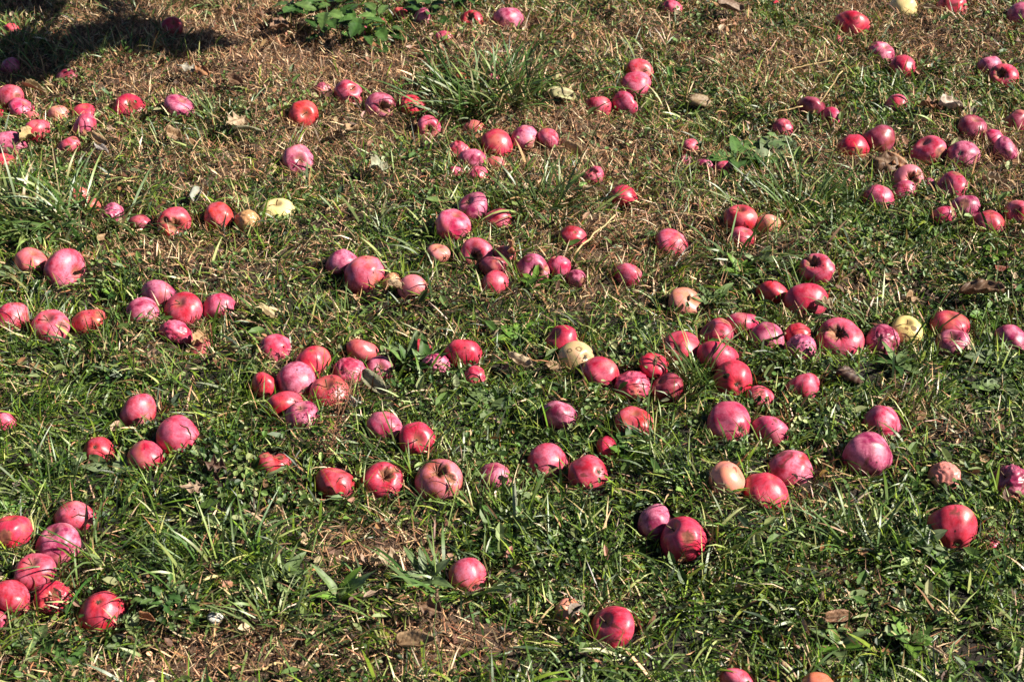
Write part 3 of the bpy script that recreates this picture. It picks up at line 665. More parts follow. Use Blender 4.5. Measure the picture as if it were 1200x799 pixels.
mark('small dark ticks', [(.1, .4, .10, .04, .3, 'peck'), (.35, .45, .08, .05, 1.2, 'peck'), (-.15, .25, .06, .04, 0, 'peck')])
mark('black pecked spots', [(.1, .4, .10, .07, 0, 'peck'), (.3, .1, .08, .09, 0, 'peck'), (-.2, .5, .06, .05, 0, 'peck')])
mark('giant cracked lilac', [(.25, .05, .5, .045, -.15, 'crack')])
mark('fine crack, alone', [(0, .1, .55, .035, -.4, 'crack')])
mark('carmine apple with a notch', [(.1, -.25, .2, .06, -.8, 'crack')])
mark('peeling cut', [(.15, .3, .45, .08, -1.1, 'crack')])
mark('rough brown calyx', [(.2, -.25, .22, .14, .3, 'scab')])
mark('with a red spot', [(.6, -.1, .12, .10, 0, 'scab')])
mark('a black spot and pale', [(-.3, .25, .20, .14, .4, 'peck')])
mark('pink apple with scratches', [(.25, .25, .3, .03, .6, 'crack'), (.4, -.1, .25, .025, -.8, 'crack')])
mark('seam at the picture', [(.1, .1, .6, .04, 1.1, 'crack')])

# ---------------------------------------------------------------- where it is green, dry or bare (in photo pixels, turned to ground points)
DRY = [(250,110,230,70,.75),(390,75,120,40,.9),(120,95,110,30,.4),(640,60,90,45,.45),(560,45,60,35,.6),(590,140,90,35,.7),(650,165,90,30,.6),
       (730,185,90,45,.5),(850,275,80,55,.75),(880,60,90,60,.4),(960,110,70,50,.5),(1000,8,120,18,.5),(1080,40,120,25,.5),(1180,190,60,22,1.0),
       (400,150,120,40,.7),(180,215,120,35,.35),(290,195,80,40,.45),(230,300,110,25,.55),(110,290,80,25,.3),(520,345,70,28,.75),(600,215,60,25,.4),
       (690,285,90,30,.5),(700,350,50,25,.35),(1090,310,60,20,.4),(950,200,80,25,.5),(1050,200,60,18,.4),(930,375,60,18,.45),(455,650,70,28,1.2),(290,765,110,38,1.0),
       (100,795,80,14,.5),(520,770,70,30,.7),(640,560,50,15,.2),(640,440,60,18,.3),(1080,240,40,15,.3),(60,335,50,20,.3),(1150,520,60,25,.2),(170,420,40,20,.25),
       (400,700,70,25,.4),(240,690,60,30,.2),(1180,680,40,50,.3),(960,680,60,30,.25),(150,20,140,30,.7),(290,30,60,40,.6),(760,260,50,30,.3)]
BARE = [(450,648,58,24,1.6),(270,768,90,34,1.3),(505,738,60,28,1.0),(560,760,60,25,.8),(180,790,60,20,1.0),(660,340,35,16,.4),(120,640,30,12,.2),(390,70,70,20,.5),(590,30,45,20,.5),(230,55,100,18,.6)]
LUSH = [(570,110,75,35,.9),(100,225,90,30,.7),(930,240,80,30,.6),(1060,260,120,40,.5),(830,430,45,40,.6),(620,230,60,40,.4),(1100,640,120,60,.6),(1040,420,120,40,.5),
        (270,650,90,50,.7),(60,560,100,50,.5),(480,440,60,30,.6),(1050,115,140,30,.5),(830,95,90,40,.3),(380,500,90,50,.4),(850,640,150,60,.5),(550,640,80,40,.4),(150,140,60,20,.3),(250,160,50,25,.4)]
WEEDY = [(1050,115,140,40,.9),(830,95,80,40,.8),(920,165,60,25,.6),(1100,250,120,35,.6),(900,720,220,60,.5),(1090,640,120,60,.6),(640,640,70,40,.6),(60,740,80,40,.6),(60,600,80,40,.3),(470,15,120,20,.6),(1000,300,120,30,.3)]
def field(x, y, z, L):
    u, v, _ = project(x, y, z); o = np.zeros_like(u)
    for cx, cy, sx, sy, a in L: o = o+a*np.exp(-((u-cx)/sx)**2-((v-cy)/sy)**2)
    return np.clip(o, 0, 1)
def dryness(x, y):
    v = project(x, y, 0)[1]
    base = np.clip((400-v)/400, 0, 1)*.37+.09
    d = base+field(x, y, 0*x, DRY)*.55-field(x, y, 0*x, LUSH)*.45
    return np.clip(d+(fbm(x, y, .18, 30, 4)-.5)*1.05, 0, 1)
g = mesh_obj('ground', np.stack([GX, GY, GZ], -1).reshape(-1, 3), F, M['soil'], attrs={'far': far.ravel(), 'dryness': np.where(np.abs(GX)+np.abs(GY) < 9, np.clip(dryness(GX, np.clip(GY, .6, 5))*1.1+field(GX, np.clip(GY, .6, 5), 0*GX, BARE), 0, 1), .3).ravel()})
tag(g, kind='structure')
def view_weight(x, y):
    u, v, d = project(x, y, 0*x)
    m = np.maximum(np.maximum(-u, u-CW)/CW, np.maximum(-v, v-CHT)/CHT)
    w_ = np.clip(1-m/.55, .10, 1.0)
    w_[m < .06] = 1
    return w_
def roots(n, accept):
    """n candidate roots over the modelled patch, thinned by accept(x,y)"""
    x = rng.uniform(-2.25, 2.25, n); y = rng.uniform(1.15, 5.35, n)
    k = rng.random(n) < accept(x, y)*view_weight(x, y)
    return x[k], y[k]
def clear_of_apples(P, rootxy, margin=.98):
    """P (n,k,3) blade points; False for blades that would run through a fruit"""
    ok = np.ones(len(P), bool)
    for c, r in zip(APOS, ARAD):
        near = np.where((np.abs(rootxy[:, 0]-c[0]) < r+.12) & (np.abs(rootxy[:, 1]-c[1]) < r+.12) & ok)[0]
        if len(near) == 0: continue
        d = np.linalg.norm(P[near]-np.array(c), axis=-1).min(1)
        ok[near[d < r*margin]] = False
    return ok
def blades(x, y, L, W, lean, curl, head, colr, twist, nseg=3, z0=None, prune=True, droop=None):
    """bent tapering blades as (verts, tris, cols)"""
    n = len(x); z = terr(x, y)-.003 if z0 is None else z0
    t = np.linspace(0, 1, nseg+1)
    el = (np.pi/2-lean)[:, None]-curl[:, None]*t[None, :]
    ds = L[:, None]/nseg
    h = np.cumsum(np.cos(el)*ds, 1)-np.cos(el[:, :1])*ds; v = np.cumsum(np.sin(el)*ds, 1)-np.sin(el[:, :1])*ds
    C = np.stack([x[:, None]+h*np.cos(head)[:, None], y[:, None]+h*np.sin(head)[:, None], z[:, None]+v], -1)
    C[..., 2] = np.maximum(C[..., 2], (terr(C[..., 0], C[..., 1])+.002))
    if prune:
        k = clear_of_apples(C, np.stack([x, y], -1)); C = C[k]; L, W, head, colr, twist = L[k], W[k], head[k], colr[k], twist[k]; n = len(C)
    side = np.stack([-np.sin(head+twist), np.cos(head+twist), .35*np.sin(twist*2)], -1)
    prof = np.where(t < .5, .75+.5*t, 1.0*(1-((t-.5)/.5)**1.6))[:-1]
    V = np.zeros((n, 2*nseg+1, 3), np.float32); K = np.zeros((n, 2*nseg+1, 3), np.float32)
    for i in range(nseg):
        o = side*(W*prof[i]*.5)[:, None]
        V[:, 2*i] = C[:, i]-o; V[:, 2*i+1] = C[:, i]+o
        f = 1.0
        K[:, 2*i] = colr*f; K[:, 2*i+1] = colr*f
    V[:, -1] = C[:, -1]; K[:, -1] = colr*1.0
    T = []
    for i in range(nseg-1): T += [(2*i, 2*i+1, 2*i+3), (2*i, 2*i+3, 2*i+2)]
    T.append((2*nseg-2, 2*nseg-1, 2*nseg)); T = np.array(T)
    Fc = (np.arange(n)[:, None, None]*(2*nseg+1)+T[None]).reshape(-1, 3)
    return V.reshape(-1, 3), Fc, K.reshape(-1, 3)
def join(parts):
    V = []; Fc = []; K = []; o = 0
    for v, f, k in parts: V.append(v); Fc.append(f+o); K.append(k); o += len(v)
    return np.concatenate(V), np.concatenate(Fc), np.concatenate(K)
def pick(n, pal, wts, jit=.18):
    pal = np.array(pal, float); wts = np.array(wts, float); wts /= wts.sum()
    c = pal[rng.choice(len(pal), n, p=wts)]*.72
    return np.clip(c*(1+rng.normal(0, jit, (n, 1)))*(1+rng.normal(0, .06, (n, 3))), .004, .9)
GREEN = [(.050,.115,.010),(.125,.215,.018),(.24,.33,.035),(.16,.23,.07),(.015,.042,.005),(.46,.50,.18)]
STRAW = [(.60,.34,.18),(.28,.14,.07),(.86,.56,.32),(.06,.028,.015),(.98,.74,.48),(.42,.17,.085)]
U = rng.uniform
# dry thatch lying on the soil
x, y = roots(560000, lambda x, y: np.clip(.05+1.05*dryness(x, y)+.5*field(x, y, 0*x, BARE), 0, 1)); n = len(x)
th = blades(x, y, U(.010, .042, n), U(.0008, .0022, n), U(.55, 1.65, n), U(-.5, .7, n), U(0, 6.28, n), pick(n, STRAW, [3,3,2.2,2.5,1.2,1.5], .25), U(-1, 1, n), 2,
            z0=terr(x, y)+U(.0, .012, n))
V, Fc, K = th
tag(mesh_obj('dry_thatch', V, Fc, M['dry'], cols=K, smooth=False), 'dry brown thatch and broken straw lying between the grass blades', 'thatch', kind='stuff')
# short live grass
def gdens(x, y):
    d = dryness(x, y); cl = noise2(x, y, .05, 50)*.6+noise2(x, y, .018, 51)*.4
    return np.clip((1.12-1.05*d)*(.02+1.25*cl)*(1-.9*field(x, y, 0*x, BARE)), 0, 1)
x, y = roots(480000, gdens); n = len(x)
hgt = .45+1.15*noise2(x, y, .07, 52)
clx = noise2(x, y, .13, 53)*6.28*2+U(-1.6, 1.6, n)
dl = dryness(x, y)
gc = pick(n, GREEN, [3,3,2,2,2,1]); dead = rng.random(n) < (.05+.50*dl); gc[dead] = pick(dead.sum(), STRAW, [2,2,2,1,2,1])
P1 = blades(x, y, U(.020, .062, n)*hgt, U(.0014, .0034, n), U(.05, 1.25, n), U(.1, 1.6, n), clx, gc, U(-1.2, 1.2, n), 3)
# longer blades, leaning over
def ldens(x, y): return np.clip((.62+.9*field(x, y, 0*x, LUSH)-1.0*dryness(x, y))*(noise2(x, y, .06, 54) > .36), 0, 1)*(1-field(x, y, 0*x, BARE))
x, y = roots(85000, ldens); n = len(x)
gc = pick(n, GREEN+[(.17,.22,.12)], [2,3,3,3,1,2,2]); dead = rng.random(n) < .06; gc[dead] = pick(dead.sum(), STRAW, [2,1,3,0,2,1])
P2 = blades(x, y, U(.028, .090, n), U(.0022, .0058, n), U(.25, 1.25, n), U(.3, 1.9, n), noise2(x, y, .10, 55)*12+U(-1.2, 1.2, n), gc, U(-1, 1, n), 6)
# grass the mower and the fruit left standing round each apple
ci = rng.integers(0, len(APOS), 20000); an = U(0, 6.28, len(ci)); rd = ARAD[ci]*U(.8, 1.5, len(ci))
x = APOS[ci, 0]+rd*np.cos(an); y = APOS[ci, 1]+rd*np.sin(an); dd = dryness(x, y)
k = rng.random(len(x)) < 1.1-.55*dd; x, y, dd, an = x[k], y[k], dd[k], an[k]; n = len(x)
gc = pick(n, GREEN, [3,3,3,3,1,2]); dead = rng.random(n) < .10+.45*dd; gc[dead] = pick(dead.sum(), STRAW, [2,2,2,1,2,1])
P3 = blades(x, y, U(.018, .058, n), U(.0014, .0036, n), U(.0, .8, n), U(.1, 1.5, n), an+U(-2.4, 2.4, n), gc, U(-1, 1, n), 4)
V, Fc, K = join([P1, P2, P3])
tag(mesh_obj('grass', V, Fc, M['grass'], cols=K, smooth=True), 'short green and yellowing grass growing thickly between the apples', 'grass', kind='stuff')
# low broad-leaved weeds: clover, chickweed, moss
def leaflets(x, y, L, W, head, tilt, roll, colr, hz):
    n = len(x); z = terr(x, y)+hz
    loc = np.array([(0, 0, 0), (.5, 0, -.05), (1, 0, .0), (.30, .5, .10), (.72, .42, .08), (.30, -.5, .10), (.72, -.42, .08)])
    T = np.array([(0, 1, 3), (3, 1, 4), (4, 1, 2), (0, 5, 1), (5, 6, 1), (6, 2, 1)])
    P = loc[None]*np.stack([L, W, L], -1)[:, None, :]
    cr_, sr = np.cos(roll)[:, None], np.sin(roll)[:, None]
    a = P[..., 1]*cr_-P[..., 2]*sr; b = P[..., 1]*sr+P[..., 2]*cr_; P = np.stack([P[..., 0], a, b], -1)
    ct, st = np.cos(tilt)[:, None], np.sin(tilt)[:, None]
    a = P[..., 0]*ct-P[..., 2]*st; b = P[..., 0]*st+P[..., 2]*ct; P = np.stack([a, P[..., 1], b], -1)
    ch, sh = np.cos(head)[:, None], np.sin(head)[:, None]
    a = P[..., 0]*ch-P[..., 1]*sh; b = P[..., 0]*sh+P[..., 1]*ch
    P = np.stack([a+x[:, None], b+y[:, None], P[..., 2]+z[:, None]], -1)
    k = clear_of_apples(P, np.stack([x, y], -1)); P = P[k]; colr = colr[k]; n = len(P)
    Fc = (np.arange(n)[:, None, None]*7+T[None]).reshape(-1, 3)
    return P.reshape(-1, 3), Fc, np.repeat(colr, 7, 0)
def wdens(x, y):
    p = noise2(x, y, .12, 56)
    return np.clip((np.clip((p-.38)*3.2, 0, 1)+.15+.8*field(x, y, 0*x, WEEDY))*(1.05-.9*dryness(x, y))*(1-field(x, y, 0*x, BARE)), 0, 1)
x, y = roots(280000, wdens); n = len(x)
sz = U(.55, 1.3, n)*(.6+.9*noise2(x, y, .25, 57))
WG = [(.05,.11,.02),(.11,.19,.04),(.20,.28,.08),(.022,.05,.015),(.32,.38,.17)]
W1 = leaflets(x, y, .0088*sz, .0058*sz, U(0, 6.28, n), U(-.7, .9, n), U(-.7, .7, n), pick(n, WG, [3,3,2,3,1]), U(.002, .024, n)*(.6+.8*noise2(x, y, .1, 58)))
x, y = roots(12000, lambda x, y: wdens(x, y)*.8); n = len(x); sz = U(.7, 1.5, n)
W2 = leaflets(x, y, .024*sz, .0105*sz, U(0, 6.28, n), U(-.3, .9, n), U(-.5, .5, n), pick(n, WG, [2,3,3,1,2]), U(.004, .020, n))
V, Fc, K = join([W1, W2])
tag(mesh_obj('ground_cover', V, Fc, M['leaf'], cols=K, smooth=False), 'low clover and chickweed leaves mixed through the grass', 'ground cover', kind='stuff')
# crumbs of leaf and soil
x, y = roots(30000, lambda x, y: .25+.75*dryness(x, y)+field(x, y, 0*x, BARE)); n = len(x)
D1 = leaflets(x, y, U(.004, .013, n), U(.003, .008, n), U(0, 6.28, n), U(-.6, .6, n), U(-1.2, 1.2, n), pick(n, STRAW+[(.08,.04,.025)], [2,3,2,3,1,2,3], .3), U(.001, .012, n))
x, y = roots(6500, lambda x, y: .35+.65*dryness(x, y)+.8*field(x, y, 0*x, BARE)); n = len(x)
D2 = leaflets(x, y, U(.012, .028, n), U(.007, .016, n), U(0, 6.28, n), U(-.7, .7, n), U(-1.3, 1.3, n), pick(n, [(.55,.38,.22),(.35,.18,.09),(.16,.08,.05),(.6,.42,.3),(.4,.2,.14)], [2,3,3,2,1], .25), U(.006, .022, n))
D1 = join([D1, D2])
tag(mesh_obj('leaf_litter', D1[0], D1[1], M['dry'], cols=D1[2], smooth=False), 'crumbled brown leaf bits scattered over the dry thatch', 'leaf litter', kind='stuff')
# coarse lawn further off, for views from the side
n = 60000; rr_ = 2.2+6*rng.random(n)**1.3; an = U(0, 6.28, n); x = rr_*np.cos(an); y = 3.2+rr_*np.sin(an)
k = (np.abs(x) > 2.2) | (y > 5.3) | (y < 1.2); x, y = x[k], y[k]; n = len(x)
FB = blades(x, y, U(.04, .10, n), U(.003, .008, n), U(.1, 1.1, n), U(.1, 1.4, n), U(0, 6.28, n), pick(n, GREEN+STRAW[:2], [3,3,2,2,2,1,2,1]), U(-1, 1, n), 2,
            z0=terr(x, y)+np.clip(np.maximum(np.maximum(np.abs(x)-2.2, y-5.2), 1.1-y)/.5, 0, 1)*(fbm(x, y, 2.5, 20)-.5)*.10-.004, prune=False)
tag(mesh_obj('grass', FB[0], FB[1], M['grass'], cols=FB[2]), 'coarser lawn continuing around the patch with the apples', 'grass', kind='stuff')

# ---------------------------------------------------------------- tall tufts
def tuft(px, py, n, L0, L1, spread, pal, label, W=(.002, .005), lean=(.1, 1.0)):
    p, s = spot(px, py); n = int(n)
    x = p.x+rng.normal(0, spread, n); y = p.y+rng.normal(0, spread*.6, n)
    hd = np.arctan2(y-p.y, x-p.x)+rng.normal(0, .7, n)
    v, f, k = blades(x, y, U(L0, L1, n), U(W[0], W[1], n), U(lean[0], lean[1], n), U(.3, 1.5, n), hd, pick(n, pal, [1]*len(pal)), U(-1, 1, n), 7)
    v = v-np.array([p.x, p.y, p.z])
    o = mesh_obj('grass_tuft', v, f, M['grass'], cols=k); o.location = p
    return tag(o, label, 'grass tuft', 'tall grass tufts')
DG = [(.05,.12,.02),(.085,.17,.03),(.12,.20,.05)]; LG = [(.11,.18,.05),(.18,.25,.09),(.24,.29,.09),(.08,.14,.03)]; MIXG = DG+LG+[(.35,.27,.14)]
tuft(560, 122, 360, .04, .17, .09, DG+DG+MIXG, 'tallest dark grass tuft on dry ground with pink apples showing through it', (.003, .006))
tuft(590, 105, 160, .06, .16, .08, MIXG, 'looser grass tuft beside the tallest dark tuft and a pale yellow leaf', (.003, .005))
tuft(95, 262, 200, .09, .19, .07, MIXG, 'long grass clump with straw blades hiding faded pink apples', (.003, .006))
tuft(30, 270, 70, .08, .15, .06, LG, 'broad bladed bluish tuft near the edge beside the long grass clump', (.004, .008))
tuft(262, 668, 80, .05, .13, .05, DG+LG, 'dark green tuft in thick grass above the bare brown patch', (.002, .0045))
tuft(935, 248, 120, .07, .14, .05, LG, 'pale green tuft rising between a pale pink apple and short weeds', (.002, .005))
tuft(825, 448, 110, .06, .13, .03, LG, 'grass tuft between the seed stalk and a large cherry red apple', (.002, .004))
tuft(635, 245, 110, .07, .15, .06, LG, 'wide flopping blades beside the red apple near the long straw', (.003, .006))
tuft(320, 735, 70, .06, .12, .03, LG, 'thin green tuft at the rim of the bare brown patch', (.002, .004))
tuft(1045, 395, 70, .07, .14, .05, LG, 'thin tuft below the bright yellow apple with dark leaves', (.002, .004))
tuft(478, 545, 90, .05, .12, .04, LG, 'fine pale tuft under the ring shaped red apple', (.0015, .0035))
tuft(260, 10, 70, .07, .14, .04, MIXG, 'dark tuft against the black shade at the far corner', (.002, .005))
tuft(255, 140, 170, .04, .09, .04, LG, 'low green tuft beside the purple streaked apple', (.002, .004))
tuft(870, 300, 50, .07, .13, .04, LG, 'tuft of a few curving pale blades below the rosy apple', (.003, .006))
tuft(60, 585, 60, .06, .12, .04, DG+LG, 'thin tuft behind the glossy scarlet apple', (.002, .004))
tuft(120, 655, 60, .08, .15, .04, DG+LG, 'upright tuft between the giant cracked apple and brilliant red one', (.002, .005))
tuft(1010, 640, 60, .06, .12, .04, DG+LG, 'upright green tuft in the lush grass before the largest apple', (.002, .004))
tuft(540, 690, 50, .07, .13, .03, DG+LG, 'few dark blades standing before the bloomed pink apple', (.003, .006))

for q, (px, py) in enumerate([(150, 66), (212, 66), (50, 92), (28, 55), (100, 66), (178, 22)]):
    tuft(px, py, 60, .04, .13, .045, MIXG, ['short tuft at the lit rim of the black shade', 'tuft just below the small red apple in shade', 'tuft between the dull purple and half hidden dusky apples',
         'tuft under the orange red apple in the far corner', 'short tuft between the two shaded patches', 'tuft above the black shade beside the small red apple'][q], (.0015, .004))
# ---------------------------------------------------------------- broad-leaved plants, each leaf a part
def leaf_geo(L, W, shape='oval', curl=.25, fold=.25, n=10, m=4, serr=0, seed=0, roll=0.0):
    """leaf along +X from origin: midrib fold, curl; returns verts, quads, vein values"""
    r = random.Random(seed); V = []; vein = []
    for i in range(n+1):
        t = i/n
        wv = {'oval': math.sin(math.pi*min(1, t**.8))**.75, 'lance': math.sin(math.pi*t**.7)**.9, 'round': math.sqrt(max(0, 1-(2*t-1)**2)),
              'lobed': math.sin(math.pi*t**1.3)**.8*(1+.35*math.sin(t*19))}[shape]
        wv = max(wv, .02)
        if serr: wv *= 1+serr*(.5-((t*n/1.0) % 2 > .99))
        wob = r.uniform(-.04, .04)
        for j in range(-m, m+1):
            s = j/m; yy = s*wv*W/2*(1+wob*s)
            zz = fold*abs(s)*wv*W/2-curl*L*t*t+roll*s*s*W*.5+.02*L*math.sin(t*11+seed+s*2)*abs(s)
            V.append((t*L, yy, zz)); vein.append(1.0 if j == 0 else (.6 if (i+abs(j)) % 3 == 0 else 0.))
    k = 2*m+1; F = [(i*k+j, (i+1)*k+j, (i+1)*k+j+1, i*k+j+1) for i in range(n) for j in range(2*m)]
    return V, F, vein
def plant(px, py, nl, L, W, shape, pal, label, cat='weed', name='broad_leaved_weed', up=(.15, .8), serr=0, spread=.01, curl=.3, stalk=0.0, group='broad leaved weeds'):
    p, s = spot(px, py); root = empty(name, p); tag(root, label, cat, group); r = random.Random(int(px*7+py))
    for i in range(nl):
        a = i*2.399+r.uniform(-.3, .3); l = L*r.uniform(.5, .98); V, F, ve = leaf_geo(l, W*r.uniform(.6, .95), shape, curl*r.uniform(.5, 1.4), .22, 12, 3, serr, i)
        c = np.array(r.choice(pal))*r.uniform(.6, .95); vv = np.array(ve)[:, None]
        e = r.uniform(*up); z = r.uniform(0, stalk)
        cols = c[None]*(1+.5*vv)
        o = mesh_obj('leaf', V, F, M['leaf'], root, cols=cols)
        o.rotation_euler = (r.uniform(-.4, .4), -e, a); o.location = (math.cos(a)*spread*r.random(), math.sin(a)*spread*r.random(), .006+z)
        o.location.z += terr1(p.x+o.location.x, p.y+o.location.y)-p.z
    if stalk > .02:
        V, F = tube([(0, 0, -.01), (.004, 0, stalk*.5), (0, .004, stalk)], [.002, .0016, .001], 6); mesh_obj('stem', V, F, M['stemg'], root)
    return root
NG = [(.035,.085,.018),(.06,.125,.028),(.10,.17,.045)]; PG = [(.13,.19,.07),(.17,.22,.11),(.11,.16,.06)]; BG = [(.12,.17,.08),(.17,.22,.11)]; HG = [(.08,.17,.02),(.12,.22,.03)]
for q, (px, py, nl, sp_, st) in enumerate([(385, 45, 14, .05, .09), (350, 20, 9, .04, .06), (425, 55, 12, .05, .08), (445, 45, 8, .04, .07), (395, 15, 9, .04, .06), (505, 22, 7, .03, .06), (545, 4, 8, .04, .05)]):
    plant(px, py, int(nl*1.5), .064, .040, 'oval', NG, ['serrated dark weed on dry ground, biggest of the leafy clump', 'outer serrated weed of the leafy clump, next to bare brown soil',
          'serrated weed over the little pink apple', 'serrated weed beside the peach coloured scrap', 'serrated weed behind the biggest one of the leafy clump',
          'leafy weed between the lilac apple and a slim pink one', 'bright leafy weed at the picture top near a notched red apple'][q], name='serrated_weed', serr=.3, spread=sp_, stalk=st, up=(-.3, .6), group='serrated weeds')
plant(478, 430, 8, .075, .026, 'lance', PG+NG, 'plantain with long broad leaves hiding a red apple', up=(.5, 1.2))
plant(500, 432, 7, .07, .024, 'lance', NG, 'plantain in front of the pale mauve wrinkled apple', up=(.4, 1.1))
plant(608, 400, 8, .055, .028, 'oval', HG, 'bright yellow green weed beside the cerise apple', up=(.1, .8))
plant(742, 528, 9, .04, .030, 'round', NG, 'weed with rounded dark leaves beside a little scarlet apple', up=(.3, 1.0))
plant(735, 535, 8, .045, .022, 'oval', HG, 'bright green weed under the rounded dark leaves', up=(.2, .9))
plant(893, 186, 9, .095, .06, 'oval', PG+NG, 'large flat leaves beside the little lilac apple', up=(.05, .5))
plant(865, 190, 7, .09, .055, 'oval', NG, 'smaller dark leaves next to the large flat ones', up=(.1, .6))
plant(910, 190, 6, .11, .07, 'oval', PG, 'pale dusty leaves below the pink apple with a fine crack', up=(0, .4))
plant(868, 322, 9, .05, .02, 'lance', HG, 'bright green plantain rosette below the dry thatch', up=(.3, 1.0))
plant(836, 358, 8, .062, .026, 'lance', PG, 'plantain beside the cream and pink apple', up=(.3, .9))
plant(888, 312, 5, .05, .024, 'oval', BG, 'greyish leaves at the edge beside the bright plantain rosette', up=(.3, .9))
plant(625, 335, 9, .042, .018, 'lance', HG, 'bright green rosette under the bitten violet apple', up=(.4, 1.1))
plant(645, 338, 6, .045, .02, 'oval', NG, 'dark leaves under the split pink apple', up=(.2, .7))
plant(20, 325, 6, .06, .028, 'oval', BG, 'dusty grey leaves beside the dull peach red apple', up=(0, .5))
plant(55, 335, 5, .05, .024, 'oval', BG, 'dusty grey leaves before the very large pink apple', up=(.1, .7))
plant(140, 345, 9, .045, .022, 'oval', HG+NG, 'fresh green weed behind the five apple cluster', up=(.1, .7))
plant(572, 478, 5, .05, .036, 'round', PG, 'pale rounded leaf weed alone in mid green grass', up=(.05, .6))
plant(1050, 430, 8, .06, .022, 'lance', PG+NG, 'plantain rosette below the creased mauve apple', up=(.2, .9))
plant(1165, 425, 6, .06, .035, 'oval', PG, 'pale leaves below the mauve apple by a thin stem', up=(.05, .6))
plant(1175, 455, 6, .06, .035, 'oval', PG, 'lowest pale leaves near the edge above tall blades', up=(.05, .6))
plant(195, 715, 26, .028, .012, 'lobed', BG+NG, 'feathery grey green weed beside the brilliant red apple', spread=.04, up=(.1, .8), stalk=.03)
plant(222, 722, 24, .026, .011, 'lobed', BG+NG, 'feathery grey green weed next to the white stone', spread=.035, up=(.1, .8), stalk=.03)
plant(330, 682, 6, .06, .024, 'lance', PG, 'weed with folded pale leaves near the bare soil patch', up=(.2, .7))
plant(400, 705, 6, .07, .026, 'lance', PG+HG, 'upright folded leaves below the bare soil patch', up=(.6, 1.3))
plant(498, 680, 7, .06, .02, 'lance', PG, 'striped plantain leaves beside the bare soil patch', up=(.3, .9))
plant(575, 640, 6, .06, .03, 'oval', NG, 'dark broad leaves behind the bloomed pink apple', up=(.0, .5))
plant(1078, 640, 7, .05, .024, 'oval', PG, 'leaves right before the largest carmine apple', up=(.2, .8))
plant(1110, 668, 9, .045, .026, 'oval', PG+HG, 'round leaved weed below the largest carmine apple', up=(.1, .7))
plant(1185, 665, 7, .055, .03, 'oval', NG, 'dark leaved weed at the edge past the largest carmine apple', up=(.1, .7))
plant(1065, 755, 8, .055, .03, 'oval', NG+HG, 'dark glossy weed low in the bottom grass', up=(.1, .7))
plant(980, 760, 7, .05, .024, 'oval', PG+HG, 'light green weed just above the cut peach apple', up=(.2, .9))
plant(45, 760, 8, .05, .028, 'oval', NG+PG, 'dark leaved weed under the scarlet apples near the corner', up=(.1, .7))
plant(78, 790, 7, .05, .028, 'oval', NG, 'low dark weed in the bottom corner', up=(.1, .6))
plant(148, 760, 5, .04, .026, 'oval', BG, 'small pale leaves at the rim of the bare brown patch', up=(.1, .5))
plant(305, 560, 7, .05, .022, 'lance', PG, 'pale leaves beside the broken apple pieces', up=(.1, .7))
plant(80, 545, 5, .05, .03, 'oval', BG, 'two toned pale leaves beside the striped smaller apple', up=(.1, .6))
plant(130, 555, 6, .055, .024, 'oval', PG, 'pale weed below the striped smaller apple', up=(.1, .6))
plant(95, 440, 6, .05, .028, 'oval', HG+PG, 'yellow green leaves in deep grass above the striped smaller apple', up=(.1, .6))
plant(690, 165, 5, .04, .02, 'oval', PG, 'little weed in straw below the smooth rosy apple', up=(.1, .6))
plant(780, 90, 8, .035, .018, 'oval', NG, 'small leaved weed beside the stacked pair', spread=.04, up=(.1, .6))
plant(1165, 300, 7, .03, .02, 'round', HG, 'bright round leaved weed in the short weeds', up=(.1, .6))
plant(1158, 375, 6, .04, .026, 'round', HG+NG, 'round leaves under the curled brown leaf', up=(.1, .6))

# ---------------------------------------------------------------- fallen leaves
def dead_leaf(px, py, wpx, c, label, shape='oval', ratio=.55, curl=.3, roll=.6, rot=None, tilt=.25, lift=.030, name='fallen_leaf'):
    r = random.Random(int(px*13+py)); p, s = spot(px, py+3); L = wpx/s*1.12
    V, F, ve = leaf_geo(L, L*ratio, shape, curl, .1, 14, 5, .10, int(px), roll)
    V = np.array(V); V[:, 0] -= L/2; V[:, 2] += curl*L*.3+.006*np.sin(V[:, 1]/L*14+px)
    k = 11; nrow = 15
    o = mesh_obj(name, V, F, M['dead'], attrs={'vein': ve})
    md = o.modifiers.new('thick', 'SOLIDIFY'); md.thickness = .0006
    o.location = (p.x, p.y, p.z+lift); a = r.uniform(-.6, .6) if rot is None else rot
    o.rotation_euler = (r.uniform(-tilt, tilt)+.2, r.uniform(-tilt, tilt), a); o.color = (*c, 1)
    return tag(o, label, 'fallen leaf', 'fallen leaves')
TAN = (.50, .32, .17); PT = (.58, .44, .28); BR = (.22, .11, .055); DK = (.07, .022, .018); YL = (.56, .55, .26); GY = (.42, .40, .33); OR = (.48, .20, .08)
